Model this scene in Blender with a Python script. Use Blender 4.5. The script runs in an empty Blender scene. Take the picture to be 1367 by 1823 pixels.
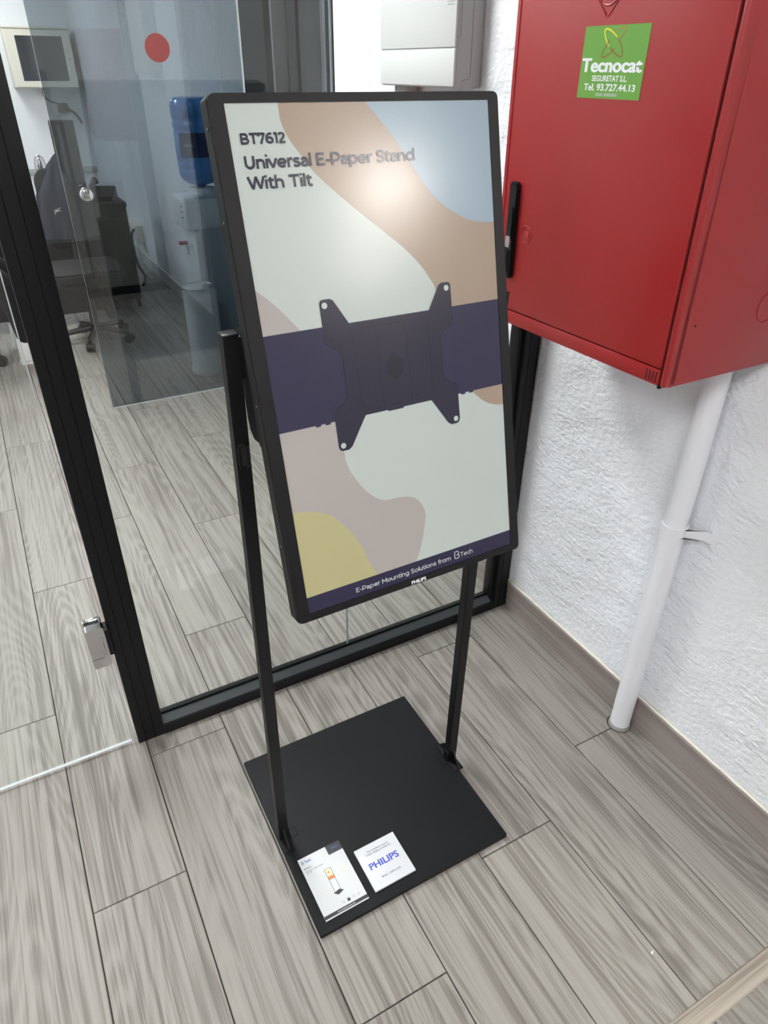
import bpy, bmesh, math, random
from mathutils import Vector, Matrix, Euler

S = bpy.context.scene
C = S.collection
R = math.radians
random.seed(7)

# ------------------------------------------------------------------ camera, world, exposure
cam = bpy.data.cameras.new('camera')
cam.sensor_fit = 'VERTICAL'
cam.sensor_height = 36.0
cam.sensor_width = 27.0
cam.lens = 1231.82 / 1823.0 * 36.0
cam.clip_start = 0.02
cam_o = bpy.data.objects.new('camera', cam)
cam_o.location = (-1.2957, -1.4508, 1.6)
cam_o.rotation_euler = (R(57.3573), R(-0.4361), R(-28.6438))
C.objects.link(cam_o)
S.camera = cam_o

world = bpy.data.worlds.new('world')
S.world = world
world.use_nodes = True
wb = world.node_tree.nodes['Background']
wb.inputs[0].default_value = (0.85, 0.92, 1.0, 1)
wb.inputs[1].default_value = 0.4

S.view_settings.view_transform = 'Standard'
S.view_settings.look = 'None'
S.view_settings.gamma = 1.0
S.view_settings.use_curve_mapping = False
S.view_settings.exposure = 0.15
S.cycles.max_bounces = 6
S.cycles.use_adaptive_sampling = True
S.cycles.adaptive_threshold = 0.1
S.cycles.adaptive_min_samples = 16
S.cycles.transparent_max_bounces = 14
S.cycles.diffuse_bounces = 3
S.cycles.glossy_bounces = 3
S.cycles.caustics_reflective = False
S.cycles.caustics_refractive = False
S.cycles.sample_clamp_indirect = 6.0
S.cycles.use_denoising = True

PANEL_STRENGTH = 33.0
CEIL = 2.75

# ------------------------------------------------------------------ helpers
def srgb(r, g, b):
    f = lambda c: (c / 255 / 12.92) if c / 255 <= 0.04045 else ((c / 255 + 0.055) / 1.055) ** 2.4
    return (f(r), f(g), f(b), 1.0)

class NT:
    def __init__(self, name):
        self.m = bpy.data.materials.new(name)
        self.m.use_nodes = True
        self.t = self.m.node_tree
        self.b = self.t.nodes.get('Principled BSDF')
        self.out = self.t.nodes.get('Material Output')
    def n(self, kind, **kw):
        nd = self.t.nodes.new(kind)
        for k, v in kw.items():
            setattr(nd, k, v)
        return nd
    def l(self, a, b):
        self.t.links.new(a, b)

def mat(name, col, rough=0.5, metal=0.0, spec=0.5, bump=0.0, bscale=200.0, coat=0.0, emit=None, estr=0.0, bdist=0.002):
    k = NT(name)
    b = k.b
    b.inputs['Base Color'].default_value = col
    b.inputs['Roughness'].default_value = rough
    b.inputs['Metallic'].default_value = metal
    b.inputs['Specular IOR Level'].default_value = spec
    if coat:
        b.inputs['Coat Weight'].default_value = coat
        b.inputs['Coat Roughness'].default_value = 0.1
    if emit:
        b.inputs['Emission Color'].default_value = emit
        b.inputs['Emission Strength'].default_value = estr
    tc = k.n('ShaderNodeTexCoord')
    nz = k.n('ShaderNodeTexNoise')
    nz.inputs['Scale'].default_value = bscale
    nz.inputs['Detail'].default_value = 3
    k.l(tc.outputs['Object'], nz.inputs['Vector'])
    if bump:
        bp = k.n('ShaderNodeBump')
        bp.inputs['Strength'].default_value = bump
        bp.inputs['Distance'].default_value = bdist
        k.l(nz.outputs['Fac'], bp.inputs['Height'])
        k.l(bp.outputs['Normal'], b.inputs['Normal'])
    else:
        nz.inputs['Scale'].default_value = 12.0
        # faint roughness break-up
        mr = k.n('ShaderNodeMapRange')
        mr.inputs['To Min'].default_value = max(0.0, rough - 0.008)
        mr.inputs['To Max'].default_value = min(1.0, rough + 0.008)
        k.l(nz.outputs['Fac'], mr.inputs['Value'])
        k.l(mr.outputs['Result'], b.inputs['Roughness'])
    return k.m

def glass_mat(name, tint, f0=0.04):
    k = NT(name)
    k.t.nodes.remove(k.b)
    tr = k.n('ShaderNodeBsdfTransparent'); tr.inputs[0].default_value = tint
    gl = k.n('ShaderNodeBsdfGlossy'); gl.inputs[0].default_value = (1, 1, 1, 1); gl.inputs['Roughness'].default_value = 0.015
    lw = k.n('ShaderNodeLayerWeight'); lw.inputs['Blend'].default_value = 0.5
    pw = k.n('ShaderNodeMath', operation='POWER'); pw.inputs[1].default_value = 5
    ma = k.n('ShaderNodeMath', operation='MULTIPLY_ADD'); ma.inputs[1].default_value = 1 - f0; ma.inputs[2].default_value = f0
    mx = k.n('ShaderNodeMixShader')
    k.l(lw.outputs['Facing'], pw.inputs[0]); k.l(pw.outputs[0], ma.inputs[0]); k.l(ma.outputs[0], mx.inputs['Fac'])
    k.l(tr.outputs[0], mx.inputs[1]); k.l(gl.outputs[0], mx.inputs[2]); k.l(mx.outputs[0], k.out.inputs['Surface'])
    return k.m

def wood_mat(name, light, dark, vary=0.14, rough=0.45, axis='Y', ring=20.0):
    k = NT(name)
    b = k.b
    tc = k.n('ShaderNodeTexCoord'); oi = k.n('ShaderNodeObjectInfo')
    mp = k.n('ShaderNodeMapping')
    mp.inputs['Scale'].default_value = (1, 0.12, 1) if axis == 'Y' else (0.12, 1, 1)
    k.l(tc.outputs['Object'], mp.inputs['Vector'])
    off = k.n('ShaderNodeVectorMath', operation='SCALE'); off.inputs[0].default_value = (37.0, 53.0, 71.0)
    k.l(oi.outputs['Random'], off.inputs['Scale'])
    add = k.n('ShaderNodeVectorMath', operation='ADD'); k.l(mp.outputs[0], add.inputs[0]); k.l(off.outputs[0], add.inputs[1])
    def mathn(op, a, bb=0.0, cc=0.0):
        nd = k.n('ShaderNodeMath', operation=op)
        for i, v in enumerate((a, bb, cc)):
            if hasattr(v, 'is_output'): k.l(v, nd.inputs[i])
            else: nd.inputs[i].default_value = v
        return nd.outputs[0]
    def noise(src, scale, detail, rough=0.5, sx=1.0, sy=1.0):
        m_ = k.n('ShaderNodeMapping'); m_.inputs['Scale'].default_value = (sx, sy, 1) if axis == 'Y' else (sy, sx, 1)
        k.l(src, m_.inputs['Vector'])
        nd = k.n('ShaderNodeTexNoise'); nd.inputs['Scale'].default_value = scale; nd.inputs['Detail'].default_value = detail; nd.inputs['Roughness'].default_value = rough
        k.l(m_.outputs[0], nd.inputs['Vector'])
        return nd.outputs['Fac']
    src = add.outputs[0]
    # contour lines of a slow noise give the cathedral figure, broken up by fibre noise
    slow = noise(src, 5.0, 1.5, 0.4)
    fib = noise(src, 150.0, 3.0, 0.6, 1.0, 0.22)
    wob = mathn('MULTIPLY_ADD', fib, 0.012, slow)
    rings = mathn('MULTIPLY_ADD', mathn('SINE', mathn('MULTIPLY', wob, ring * 6.283)), 0.5, 0.5)
    rings = mathn('POWER', rings, 1.6)
    streak = noise(src, 75.0, 3.0, 0.6, 1.0, 0.10)
    fine = noise(src, 420.0, 2.0, 0.6, 1.0, 0.07)
    broad = noise(src, 14.0, 2.0, 0.5, 1.0, 0.35)
    mask = noise(src, 3.0, 1.0, 0.5, 1.0, 0.9)
    s = mathn('MULTIPLY', mathn('MULTIPLY', rings, 0.12), mathn('ADD', mask, 0.35))
    s = mathn('MULTIPLY_ADD', streak, 0.85, s)
    s = mathn('MULTIPLY_ADD', fine, 0.50, s)
    s = mathn('MULTIPLY_ADD', broad, 0.32, s)
    cr = k.n('ShaderNodeValToRGB')
    e = cr.color_ramp.elements
    e[0].position = 0.52; e[0].color = tuple(v * 0.72 for v in dark[:3]) + (1,)
    e[1].position = 1.0; e[1].color = light
    e1 = e.new(0.66); e1.color = dark
    e2 = e.new(0.80); e2.color = tuple(0.25 * dark[i] + 0.75 * light[i] for i in range(4))
    sc_ = mathn('MULTIPLY_ADD', s, 0.86, 0.0)
    k.l(sc_, cr.inputs['Fac'])
    vr = k.n('ShaderNodeMapRange'); vr.inputs['To Min'].default_value = 1 - vary; vr.inputs['To Max'].default_value = 1 + vary * 0.4
    k.l(oi.outputs['Random'], vr.inputs['Value'])
    vm = k.n('ShaderNodeVectorMath', operation='SCALE'); k.l(cr.outputs['Color'], vm.inputs[0]); k.l(vr.outputs[0], vm.inputs['Scale'])
    k.l(vm.outputs[0], b.inputs['Base Color'])
    b.inputs['Roughness'].default_value = rough
    b.inputs['Specular IOR Level'].default_value = 0.4
    return k.m

def plaster_mat(name, col):
    k = NT(name)
    b = k.b
    b.inputs['Base Color'].default_value = col
    b.inputs['Roughness'].default_value = 0.62
    tc = k.n('ShaderNodeTexCoord')
    mp = k.n('ShaderNodeMapping'); mp.inputs['Scale'].default_value = (1, 1, 1.5)
    k.l(tc.outputs['Object'], mp.inputs['Vector'])
    n1 = k.n('ShaderNodeTexNoise'); n1.inputs['Scale'].default_value = 60; n1.inputs['Detail'].default_value = 3; n1.inputs['Distortion'].default_value = 0.2
    n2 = k.n('ShaderNodeTexNoise'); n2.inputs['Scale'].default_value = 9; n2.inputs['Detail'].default_value = 2
    k.l(mp.outputs[0], n1.inputs['Vector']); k.l(mp.outputs[0], n2.inputs['Vector'])
    mu = k.n('ShaderNodeMath', operation='MULTIPLY_ADD'); mu.inputs[1].default_value = 2.0
    k.l(n2.outputs['Fac'], mu.inputs[0]); k.l(n1.outputs['Fac'], mu.inputs[2])
    bp = k.n('ShaderNodeBump'); bp.inputs['Strength'].default_value = 1.0; bp.inputs['Distance'].default_value = 0.006
    k.l(mu.outputs[0], bp.inputs['Height']); k.l(bp.outputs['Normal'], b.inputs['Normal'])
    return k.m

# ------------------------------------------------------------------ mesh helpers
def box(bm, x0, x1, y0, y1, z0, z1, bev=0.0, seg=2):
    r = bmesh.ops.create_cube(bm, size=1.0)
    for v in r['verts']:
        v.co = Vector(((x0 + x1) / 2 + v.co.x * (x1 - x0), (y0 + y1) / 2 + v.co.y * (y1 - y0), (z0 + z1) / 2 + v.co.z * (z1 - z0)))
    if bev:
        es = list({e for v in r['verts'] for e in v.link_edges})
        bmesh.ops.bevel(bm, geom=es, offset=bev, segments=seg, affect='EDGES', profile=0.5)
    return bm

def cyl(bm, p0, p1, r0, r1=None, seg=24, caps=True):
    r1 = r0 if r1 is None else r1
    p0, p1 = Vector(p0), Vector(p1)
    d = p1 - p0
    q = Vector((0, 0, 1)).rotation_difference(d.normalized())
    m = Matrix.Translation((p0 + p1) / 2) @ q.to_matrix().to_4x4()
    bmesh.ops.create_cone(bm, cap_ends=caps, segments=seg, radius1=r0, radius2=r1, depth=d.length, matrix=m)
    return bm

def lathe(bm, prof, cx, cy, seg=40, cz=0.0):
    rings = []
    for r, z in prof:
        rings.append([bm.verts.new((cx + r * math.cos(2 * math.pi * i / seg), cy + r * math.sin(2 * math.pi * i / seg), cz + z)) for i in range(seg)])
    for a, b in zip(rings, rings[1:]):
        for i in range(seg):
            j = (i + 1) % seg
            bm.faces.new((a[i], a[j], b[j], b[i]))
    bm.faces.new(list(reversed(rings[0]))); bm.faces.new(rings[-1])
    return bm

def tube(bm, pts, r, seg=8):
    pts = [Vector(p) for p in pts]
    rings = []
    for i, p in enumerate(pts):
        d = (pts[min(i + 1, len(pts) - 1)] - pts[max(i - 1, 0)]).normalized()
        up = Vector((0, 0, 1)) if abs(d.z) < 0.9 else Vector((1, 0, 0))
        a = d.cross(up).normalized(); b = d.cross(a).normalized()
        rings.append([bm.verts.new(p + a * r * math.cos(2 * math.pi * k / seg) + b * r * math.sin(2 * math.pi * k / seg)) for k in range(seg)])
    for a, b in zip(rings, rings[1:]):
        for k in range(seg):
            bm.faces.new((a[k], a[(k + 1) % seg], b[(k + 1) % seg], b[k]))
    bm.faces.new(list(reversed(rings[0]))); bm.faces.new(rings[-1])
    return bm

def prism(bm, poly, axis, lo, hi):
    """poly: 2-D points; axis 'x','y','z' is the extrusion direction"""
    def pt(a, b, c):
        return {'x': (c, a, b), 'y': (a, c, b), 'z': (a, b, c)}[axis]
    A = [bm.verts.new(pt(a, b, lo)) for a, b in poly]
    B = [bm.verts.new(pt(a, b, hi)) for a, b in poly]
    bm.faces.new(A); bm.faces.new(B)
    n = len(poly)
    for i in range(n):
        bm.faces.new((A[i], A[(i + 1) % n], B[(i + 1) % n], B[i]))
    bmesh.ops.recalc_face_normals(bm, faces=bm.faces[:])
    return bm

def rrect(x0, x1, y0, y1, r, n=5):
    pts = []
    for cx, cy, a0 in ((x1 - r, y1 - r, 0), (x0 + r, y1 - r, 90), (x0 + r, y0 + r, 180), (x1 - r, y0 + r, 270)):
        for i in range(n + 1):
            a = R(a0 + 90 * i / n)
            pts.append((cx + r * math.cos(a), cy + r * math.sin(a)))
    return pts

def spline(pts, n=6):
    out = []
    for i in range(len(pts) - 1):
        p0, p1, p2, p3 = pts[max(i - 1, 0)], pts[i], pts[i + 1], pts[min(i + 2, len(pts) - 1)]
        for k in range(n):
            t = k / n
            out.append(tuple(0.5 * (2 * p1[j] + (p2[j] - p0[j]) * t + (2 * p0[j] - 5 * p1[j] + 4 * p2[j] - p3[j]) * t * t + (3 * p1[j] - p0[j] - 3 * p2[j] + p3[j]) * t ** 3) for j in range(len(p1))))
    out.append(tuple(pts[-1]))
    return out

def finish(name, bm, m, parent=None, smooth=False, base=None):
    me = bpy.data.meshes.new(name)
    if base is not None:
        bmesh.ops.translate(bm, verts=bm.verts[:], vec=-Vector(base))
    bm.normal_update()
    bm.to_mesh(me); bm.free()
    for mm in (m if isinstance(m, (list, tuple)) else [m]):
        me.materials.append(mm)
    if smooth:
        me.polygons.foreach_set('use_smooth', [True] * len(me.polygons))
        if smooth != 'all':
            me.set_sharp_from_angle(angle=R(38))
    o = bpy.data.objects.new(name, me)
    C.objects.link(o)
    if parent is not None:
        o.parent = parent
    return o

def NB():
    return bmesh.new()

def tag(o, label=None, cat=None, group=None, kind=None):
    if label: o['label'] = label
    if cat: o['category'] = cat
    if group: o['group'] = group
    if kind: o['kind'] = kind
    return o

def thing(name, label, cat, loc=(0, 0, 0), rot=(0, 0, 0), group=None, kind=None):
    o = bpy.data.objects.new(name, None)
    o.empty_display_size = 0.05
    o.location = loc; o.rotation_euler = rot
    C.objects.link(o)
    return tag(o, label, cat, group, kind)

class Part:
    """adds parts given in world coordinates to an unrotated thing"""
    def __init__(self, t): self.t = t; self.b = Vector(t.location)
    def __call__(self, name, bm, m, smooth=True, parent=None, label=None):
        o = finish(name, bm, m, parent or self.t, smooth, base=self.b)
        if label: o['label'] = label
        return o

def poly_obj(name, pts, z, m, parent, sc=0.001):
    bm = NB()
    vs = [bm.verts.new((p[0] * sc, p[1] * sc, z)) for p in pts]
    f = bm.faces.new(vs)
    f.normal_update()
    if f.normal.z < 0: f.normal_flip()
    bmesh.ops.triangulate(bm, faces=[f])
    return finish(name, bm, m, parent)

def text_mesh(txt, bold=0.012, shear=0.0, space=1.0):
    cu = bpy.data.curves.new('lettering', 'FONT')
    cu.body = txt; cu.size = 1.0; cu.offset = min(bold, 0.014); cu.shear = shear; cu.resolution_u = 4; cu.space_character = space
    to = bpy.data.objects.new('lettering', cu); C.objects.link(to)
    bpy.context.view_layer.update()
    me = bpy.data.meshes.new_from_object(to.evaluated_get(bpy.context.evaluated_depsgraph_get()))
    bpy.data.objects.remove(to); bpy.data.curves.remove(cu)
    return me

_cap = None
def text(txt, x0, x1, y, cap, z, m, parent, bold=0.02, shear=0.0, sc=0.001, rot=None, space=1.0, name='lettering', origin=None):
    """lettering spanning x0..x1 with baseline y and cap height cap, flat in the parent's XY plane"""
    global _cap
    if _cap is None:
        h = text_mesh('H', 0.0); _cap = max(v.co.y for v in h.vertices); bpy.data.meshes.remove(h)
    me = text_mesh(txt, bold, shear, space)
    xs = [v.co.x for v in me.vertices]; a, b = min(xs), max(xs)
    sx = (x1 - x0) / (b - a); sy = cap / _cap
    bm = NB()
    e = max(0.0, bold - 0.010)
    shifts = [(0, 0)] if e < 0.004 else [(-e, 0), (e, 0), (0, e * 0.5), (0, -e * 0.5)]
    for k, (dx, dy) in enumerate(shifts):
        n0 = len(bm.verts)
        bm.from_mesh(me)
        bm.verts.ensure_lookup_table()
        for v in bm.verts[n0:]:
            v.co = Vector(((x0 + (v.co.x - a + dx) * sx) * sc, (y + (v.co.y + dy) * sy) * sc, z + k * 0.00001))
    for f in bm.faces:
        f.normal_update()
        if f.normal.z < 0: f.normal_flip()
    if rot is not None:
        bmesh.ops.transform(bm, matrix=rot, verts=bm.verts[:])
    bpy.data.meshes.remove(me)
    return finish(name, bm, m, parent)

# ------------------------------------------------------------------ materials
M = {}
M['plank'] = wood_mat('grey_oak_plank', srgb(160, 155, 148), srgb(124, 118, 111), vary=0.09, ring=36)
M['skirting'] = wood_mat('grey_oak_skirting', srgb(160, 149, 144), srgb(136, 124, 120), vary=0.05, ring=6)
M['strip'] = wood_mat('oak_threshold', srgb(176, 166, 152), srgb(136, 126, 114), vary=0.03, axis='X', ring=5)
M['grout'] = mat('dark_joint', srgb(58, 56, 54), 0.8)
M['plaster'] = plaster_mat('white_rough_plaster', srgb(243, 244, 248))
M['white_wall'] = mat('white_paint', srgb(232, 235, 238), 0.7, bump=0.1, bscale=90)
M['ceiling'] = mat('ceiling_white', srgb(235, 235, 232), 0.8)
M['caulk'] = mat('cream_sealant', srgb(236, 232, 216), 0.5)
M['alu'] = mat('black_aluminium', srgb(19, 19, 21), 0.45, spec=0.25)
M['alu_groove'] = mat('black_gasket', srgb(6, 6, 7), 0.7, spec=0.1)
M['alu_top'] = mat('anthracite_bead', srgb(58, 64, 66), 0.4)
M['glass'] = glass_mat('clear_glass', (0.955, 0.975, 0.968, 1))
M['tint'] = glass_mat('smoked_glass', (0.515, 0.560, 0.590, 1), 0.06)
M['glass_edge'] = mat('polished_glass_glint', srgb(212, 216, 217), 0.2, spec=0.6)  # pale grey paints the light that polished edges catch
M['glass_edge_dark'] = mat('dark_glass_edge', srgb(120, 140, 140), 0.25)
M['chrome'] = mat('chrome', srgb(205, 205, 206), 0.12, metal=1.0)
M['steel'] = mat('satin_steel', srgb(200, 202, 204), 0.3, metal=1.0)
M['black_metal'] = mat('black_powder_coat', srgb(18, 18, 20), 0.45, spec=0.28, bump=0.3, bscale=900, bdist=0.0001)
M['plate'] = mat('black_plate', srgb(18, 19, 21), 0.48, spec=0.22, bump=0.3, bscale=700, bdist=0.0001)
M['black_plastic'] = mat('black_plastic', srgb(15, 15, 17), 0.38, spec=0.3)
M['bezel'] = mat('black_bezel', srgb(19, 18, 20), 0.45, spec=0.25, bump=0.3, bscale=800, bdist=0.0001)
def paper(name, c, r=0.215):
    k_ = 0.78 if max(c[:3]) > 0.12 else 0.50
    c = tuple(v * k_ for v in c[:3]) + (1.0,)
    return mat(name, c, r, spec=0.42)
M['ep_pale'] = paper('screen_pale', srgb(200, 209, 204))
M['ep_tan'] = paper('screen_tan', srgb(172, 152, 134))
M['ep_blue'] = paper('screen_blue', srgb(158, 178, 191))
M['ep_pink'] = paper('screen_greige', srgb(183, 176, 172))
M['ep_yellow'] = paper('screen_yellow', srgb(193, 187, 140))
M['ep_navy'] = paper('screen_navy', srgb(60, 56, 90))
M['ep_navy2'] = paper('screen_navy_dark', srgb(43, 42, 59))
M['ep_navy3'] = paper('screen_navy_mid', srgb(54, 51, 74))
M['ep_ink'] = paper('screen_ink', srgb(38, 36, 70))
M['ep_white'] = paper('screen_white', srgb(208, 213, 214))
M['white_print'] = mat('white_print', srgb(235, 237, 238), 0.5)
M['red'] = mat('red_enamel', srgb(158, 30, 32), 0.36, spec=0.6, bump=0.35, bscale=500, bdist=0.0001)
M['red_dark'] = mat('dark_seam', srgb(40, 8, 9), 0.7)
M['green'] = mat('green_vinyl', srgb(106, 160, 62), 0.4)
M['yel_line'] = mat('yellow_print', srgb(224, 222, 60), 0.5)
M['or_line'] = mat('orange_print', srgb(178, 128, 60), 0.5)
M['br_line'] = mat('brown_print', srgb(150, 92, 48), 0.5)
M['pipe'] = mat('white_gloss_pipe', srgb(236, 236, 240), 0.35)
M['mortar'] = mat('grey_mortar', srgb(150, 146, 142), 0.9, bump=0.6, bscale=150)
M['hole'] = mat('dark_cut', srgb(30, 28, 27), 0.9)
M['paper'] = mat('white_card', srgb(214, 215, 217), 0.45)
M['acrylic'] = mat('white_acrylic', srgb(216, 218, 221), 0.25)
M['blue_ink'] = mat('blue_print', srgb(70, 84, 190), 0.5)
M['bt_blue'] = mat('teal_blue_print', srgb(60, 110, 160), 0.5)
M['grey_ink'] = mat('grey_print', srgb(120, 124, 130), 0.5)
M['light_ink'] = mat('pale_grey_print', srgb(205, 205, 203), 0.5)
M['dark_ink'] = mat('charcoal_print', srgb(50, 50, 56), 0.45)
M['orange_ink'] = mat('orange_ink', srgb(226, 140, 78), 0.5)
M['cream_ink'] = mat('cream_ink', srgb(240, 226, 190), 0.5)
M['unit_white'] = mat('white_casing', srgb(204, 206, 204), 0.5)
M['unit_grey'] = mat('light_grey_casing', srgb(168, 172, 170), 0.5)
M['seam'] = mat('grey_seam', srgb(120, 122, 122), 0.7)
M['dark_door'] = mat('dark_laminate', srgb(50, 51, 52), 0.5, spec=0.3)
M['dark_door2'] = mat('black_laminate', srgb(20, 21, 23), 0.45, spec=0.25)
M['red_dot'] = mat('red_vinyl_dot', srgb(150, 34, 32), 0.5)
M['cooler'] = mat('cooler_white', srgb(225, 228, 230), 0.4)
M['cooler_grey'] = mat('cooler_grey', srgb(176, 182, 186), 0.45)
M['water'] = mat('blue_bottle', srgb(76, 146, 218), 0.12, spec=0.6, coat=0.6)
M['label'] = mat('navy_label', srgb(36, 52, 92), 0.4)
M['tap_red'] = mat('red_tap', srgb(170, 24, 34), 0.35)
M['cream'] = mat('cream_metal', srgb(214, 211, 196), 0.45)
M['dark_glass'] = mat('dark_window', srgb(28, 32, 40), 0.08, spec=0.7)
M['desk_grey'] = mat('dark_grey_laminate', srgb(62, 60, 58), 0.5, spec=0.3)
M['desk_panel'] = mat('charcoal_panel', srgb(42, 42, 44), 0.55, spec=0.3)
M['desk_black'] = mat('black_laminate_cabinet', srgb(18, 18, 19), 0.45, spec=0.25)
M['fabric_navy'] = mat('navy_cloth', srgb(22, 28, 44), 0.85, bump=0.2, bscale=120, bdist=0.001)
M['fabric_black'] = mat('black_cloth', srgb(20, 20, 22), 0.85, bump=0.2, bscale=160, bdist=0.001)
M['skin'] = mat('skin', srgb(206, 160, 132), 0.55)
M['hair'] = mat('dark_hair', srgb(36, 28, 24), 0.6, bump=0.5, bscale=200)
M['shoe'] = mat('white_canvas', srgb(214, 213, 210), 0.6)
M['sole'] = mat('white_rubber', srgb(226, 226, 222), 0.5)
M['lamp'] = mat('led_diffuser', (0.9, 0.9, 0.9, 1), 0.5, emit=(0.98, 0.985, 1.0, 1), estr=PANEL_STRENGTH)
M['lamp_bright'] = mat('led_diffuser_bright', (0.9, 0.9, 0.9, 1), 0.5, emit=(0.98, 0.985, 1.0, 1), estr=PANEL_STRENGTH * 1.45)
M['lamp_soft'] = mat('led_diffuser_soft', (0.9, 0.9, 0.9, 1), 0.5, emit=(0.98, 0.985, 1.0, 1), estr=PANEL_STRENGTH * 0.78)

# ------------------------------------------------------------------ room shell
WX = 0.012            # face of the right-hand wall
YB, YF, XL, XR = 7.64, -7.0, -4.2, 4.0
YE = -1.42            # the right-hand wall ends here

bm = NB()
box(bm, XL - 0.1, XR + 0.1, YF - 0.1, YB + 0.1, -0.2, -0.006)
floor = tag(finish('floor', bm, M['grout']), 'grey wood-look plank floor', None, kind='structure')
bm = NB(); box(bm, XL, XR, YF, -3.02, -0.006, 0.0)
finish('far_floor_covering', bm, M['plank'], floor)

PW, PL, X0 = 0.2109, 1.2755, -1.464
joint = {-1: 0.2215, 0: -0.424, 1: -0.058, 2: -0.9015, 3: 1.021, 4: -0.7325, 5: -0.0785, 6: -0.588}
_pm = {}
def plank_mesh(w, l):
    key = (round(w, 3), round(l, 3))
    if key not in _pm:
        bm = NB()
        h, b = 0.006, 0.0012
        w2, l2 = w / 2 - 0.0013, l / 2 - 0.0013
        lo = [bm.verts.new((sx * w2, sy * l2, -h)) for sx, sy in ((-1, -1), (1, -1), (1, 1), (-1, 1))]
        mi = [bm.verts.new((sx * w2, sy * l2, -b)) for sx, sy in ((-1, -1), (1, -1), (1, 1), (-1, 1))]
        hi = [bm.verts.new((sx * (w2 - b), sy * (l2 - b), 0)) for sx, sy in ((-1, -1), (1, -1), (1, 1), (-1, 1))]
        bm.faces.new(hi)
        for a, c in ((lo, mi), (mi, hi)):
            for i in range(4):
                bm.faces.new((a[i], a[(i + 1) % 4], c[(i + 1) % 4], c[i]))
        me = bpy.data.meshes.new('plank')
        bm.to_mesh(me); bm.free()
        me.materials.append(M['plank'])
        _pm[key] = me
    return _pm[key]
def lay_row(xa, xb, ja, y0, y1):
    if xb - xa < 0.02: return
    k = math.floor((y0 - ja) / PL)
    y = ja + k * PL
    while y < y1:
        a, b = max(y, y0), min(y + PL, y1)
        if b - a > 0.03:
            o = bpy.data.objects.new('plank', plank_mesh(xb - xa, b - a))
            o.location = ((xa + xb) / 2, (a + b) / 2, 0)
            o.parent = floor
            C.objects.link(o)
        y += PL
prng = random.Random(3)
for i in range(-13, 20):
    xa, xb = X0 + i * PW, X0 + (i + 1) * PW
    ja = joint.get(i, prng.uniform(0, PL))
    a, b = max(xa, XL), min(xb, WX)
    if b > a:
        lay_row(a, b, ja, -1.212, YB)
    lay_row(max(xa, XL), min(xb, XR if xb > WX else xb), prng.uniform(0, PL), -3.02, -1.212)

# wooden threshold strip across the floor
bm = NB()
prism(bm, [(-1.2335, 0), (-1.1915, 0), (-1.194, 0.004), (-1.202, 0.0065), (-1.223, 0.0065), (-1.231, 0.004)], 'x', -4.15, 0.0)
tag(finish('trim_1', bm, M['strip'], smooth=True), 'pale wooden threshold strip lying across the floor planks', None, kind='structure')

# right-hand wall, with a dark doorway beyond the glass partition
OY0, OY1 = 1.33, 2.36
bm = NB()
box(bm, WX, 0.22, YE, OY0, 0, CEIL)
box(bm, WX, 0.22, OY1, YB, 0, CEIL)
box(bm, WX, 0.22, OY0, OY1, 2.25, CEIL)
wall_right = tag(finish('wall_right', bm, M['plaster']), 'white rough-plastered wall on the right', None, kind='structure')
bm = NB(); box(bm, XL - 0.1, XL, YF, YB, 0, CEIL)
tag(finish('wall_left', bm, M['white_wall']), 'white wall on the far left of the office', None, kind='structure')
bm = NB(); box(bm, XL, 0.22, YB, YB + 0.1, 0, CEIL)
tag(finish('wall_back', bm, M['white_wall']), 'white back wall of the office', None, kind='structure')
bm = NB(); box(bm, XL, XR, YF - 0.1, YF, 0, CEIL)
tag(finish('wall_front', bm, M['white_wall']), 'white wall behind the viewer', None, kind='structure')
bm = NB(); box(bm, XR, XR + 0.1, YF, YE + 0.15, 0, CEIL)
tag(finish('wall_side', bm, M['white_wall']), 'white side wall of the room behind the viewer', None, kind='structure')
bm = NB(); box(bm, 0.22, XR, YE, YE + 0.15, 0, CEIL)
tag(finish('wall_return', bm, M['white_wall']), 'white wall turning away at the end of the right wall', None, kind='structure')
bm = NB(); box(bm, XL - 0.1, XR + 0.1, YF - 0.1, YB + 0.1, CEIL, CEIL + 0.1)
tag(finish('ceiling', bm, M['ceiling']), 'white ceiling', None, kind='structure')

# skirting boards along the right wall
def skirting(name, y0, y1, label, m='skirting'):
    bm = NB()
    prism(bm, [(0.0, 0), (WX, 0), (WX, 0.104), (0.004, 0.104), (0.0, 0.100)], 'y', y0, y1)
    o = tag(finish(name, bm, M[m], smooth=True), label, None, kind='structure')
    bm = NB()
    pts = [(0.007 + 0.0005 * math.sin(i * 2.3) , y0 + (y1 - y0) * i / 60, 0.1050 + 0.0005 * math.sin(i * 1.7)) for i in range(61)]
    tube(bm, pts, 0.0040, 6)
    finish('sealant_bead', bm, M['caulk'], o, smooth='all')
skirting('baseboard_right', YE, -0.003, 'greige wood-look skirting board along the right wall')
skirting('baseboard_office', 0.06, OY0, 'greige skirting board behind the glass partition')
skirting('baseboard_far', OY1 + 0.05, YB, 'greige skirting board deep in the office, coloured pale as if lit', 'unit_white')  # same greige board; its lit look is put into a paler colour

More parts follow.
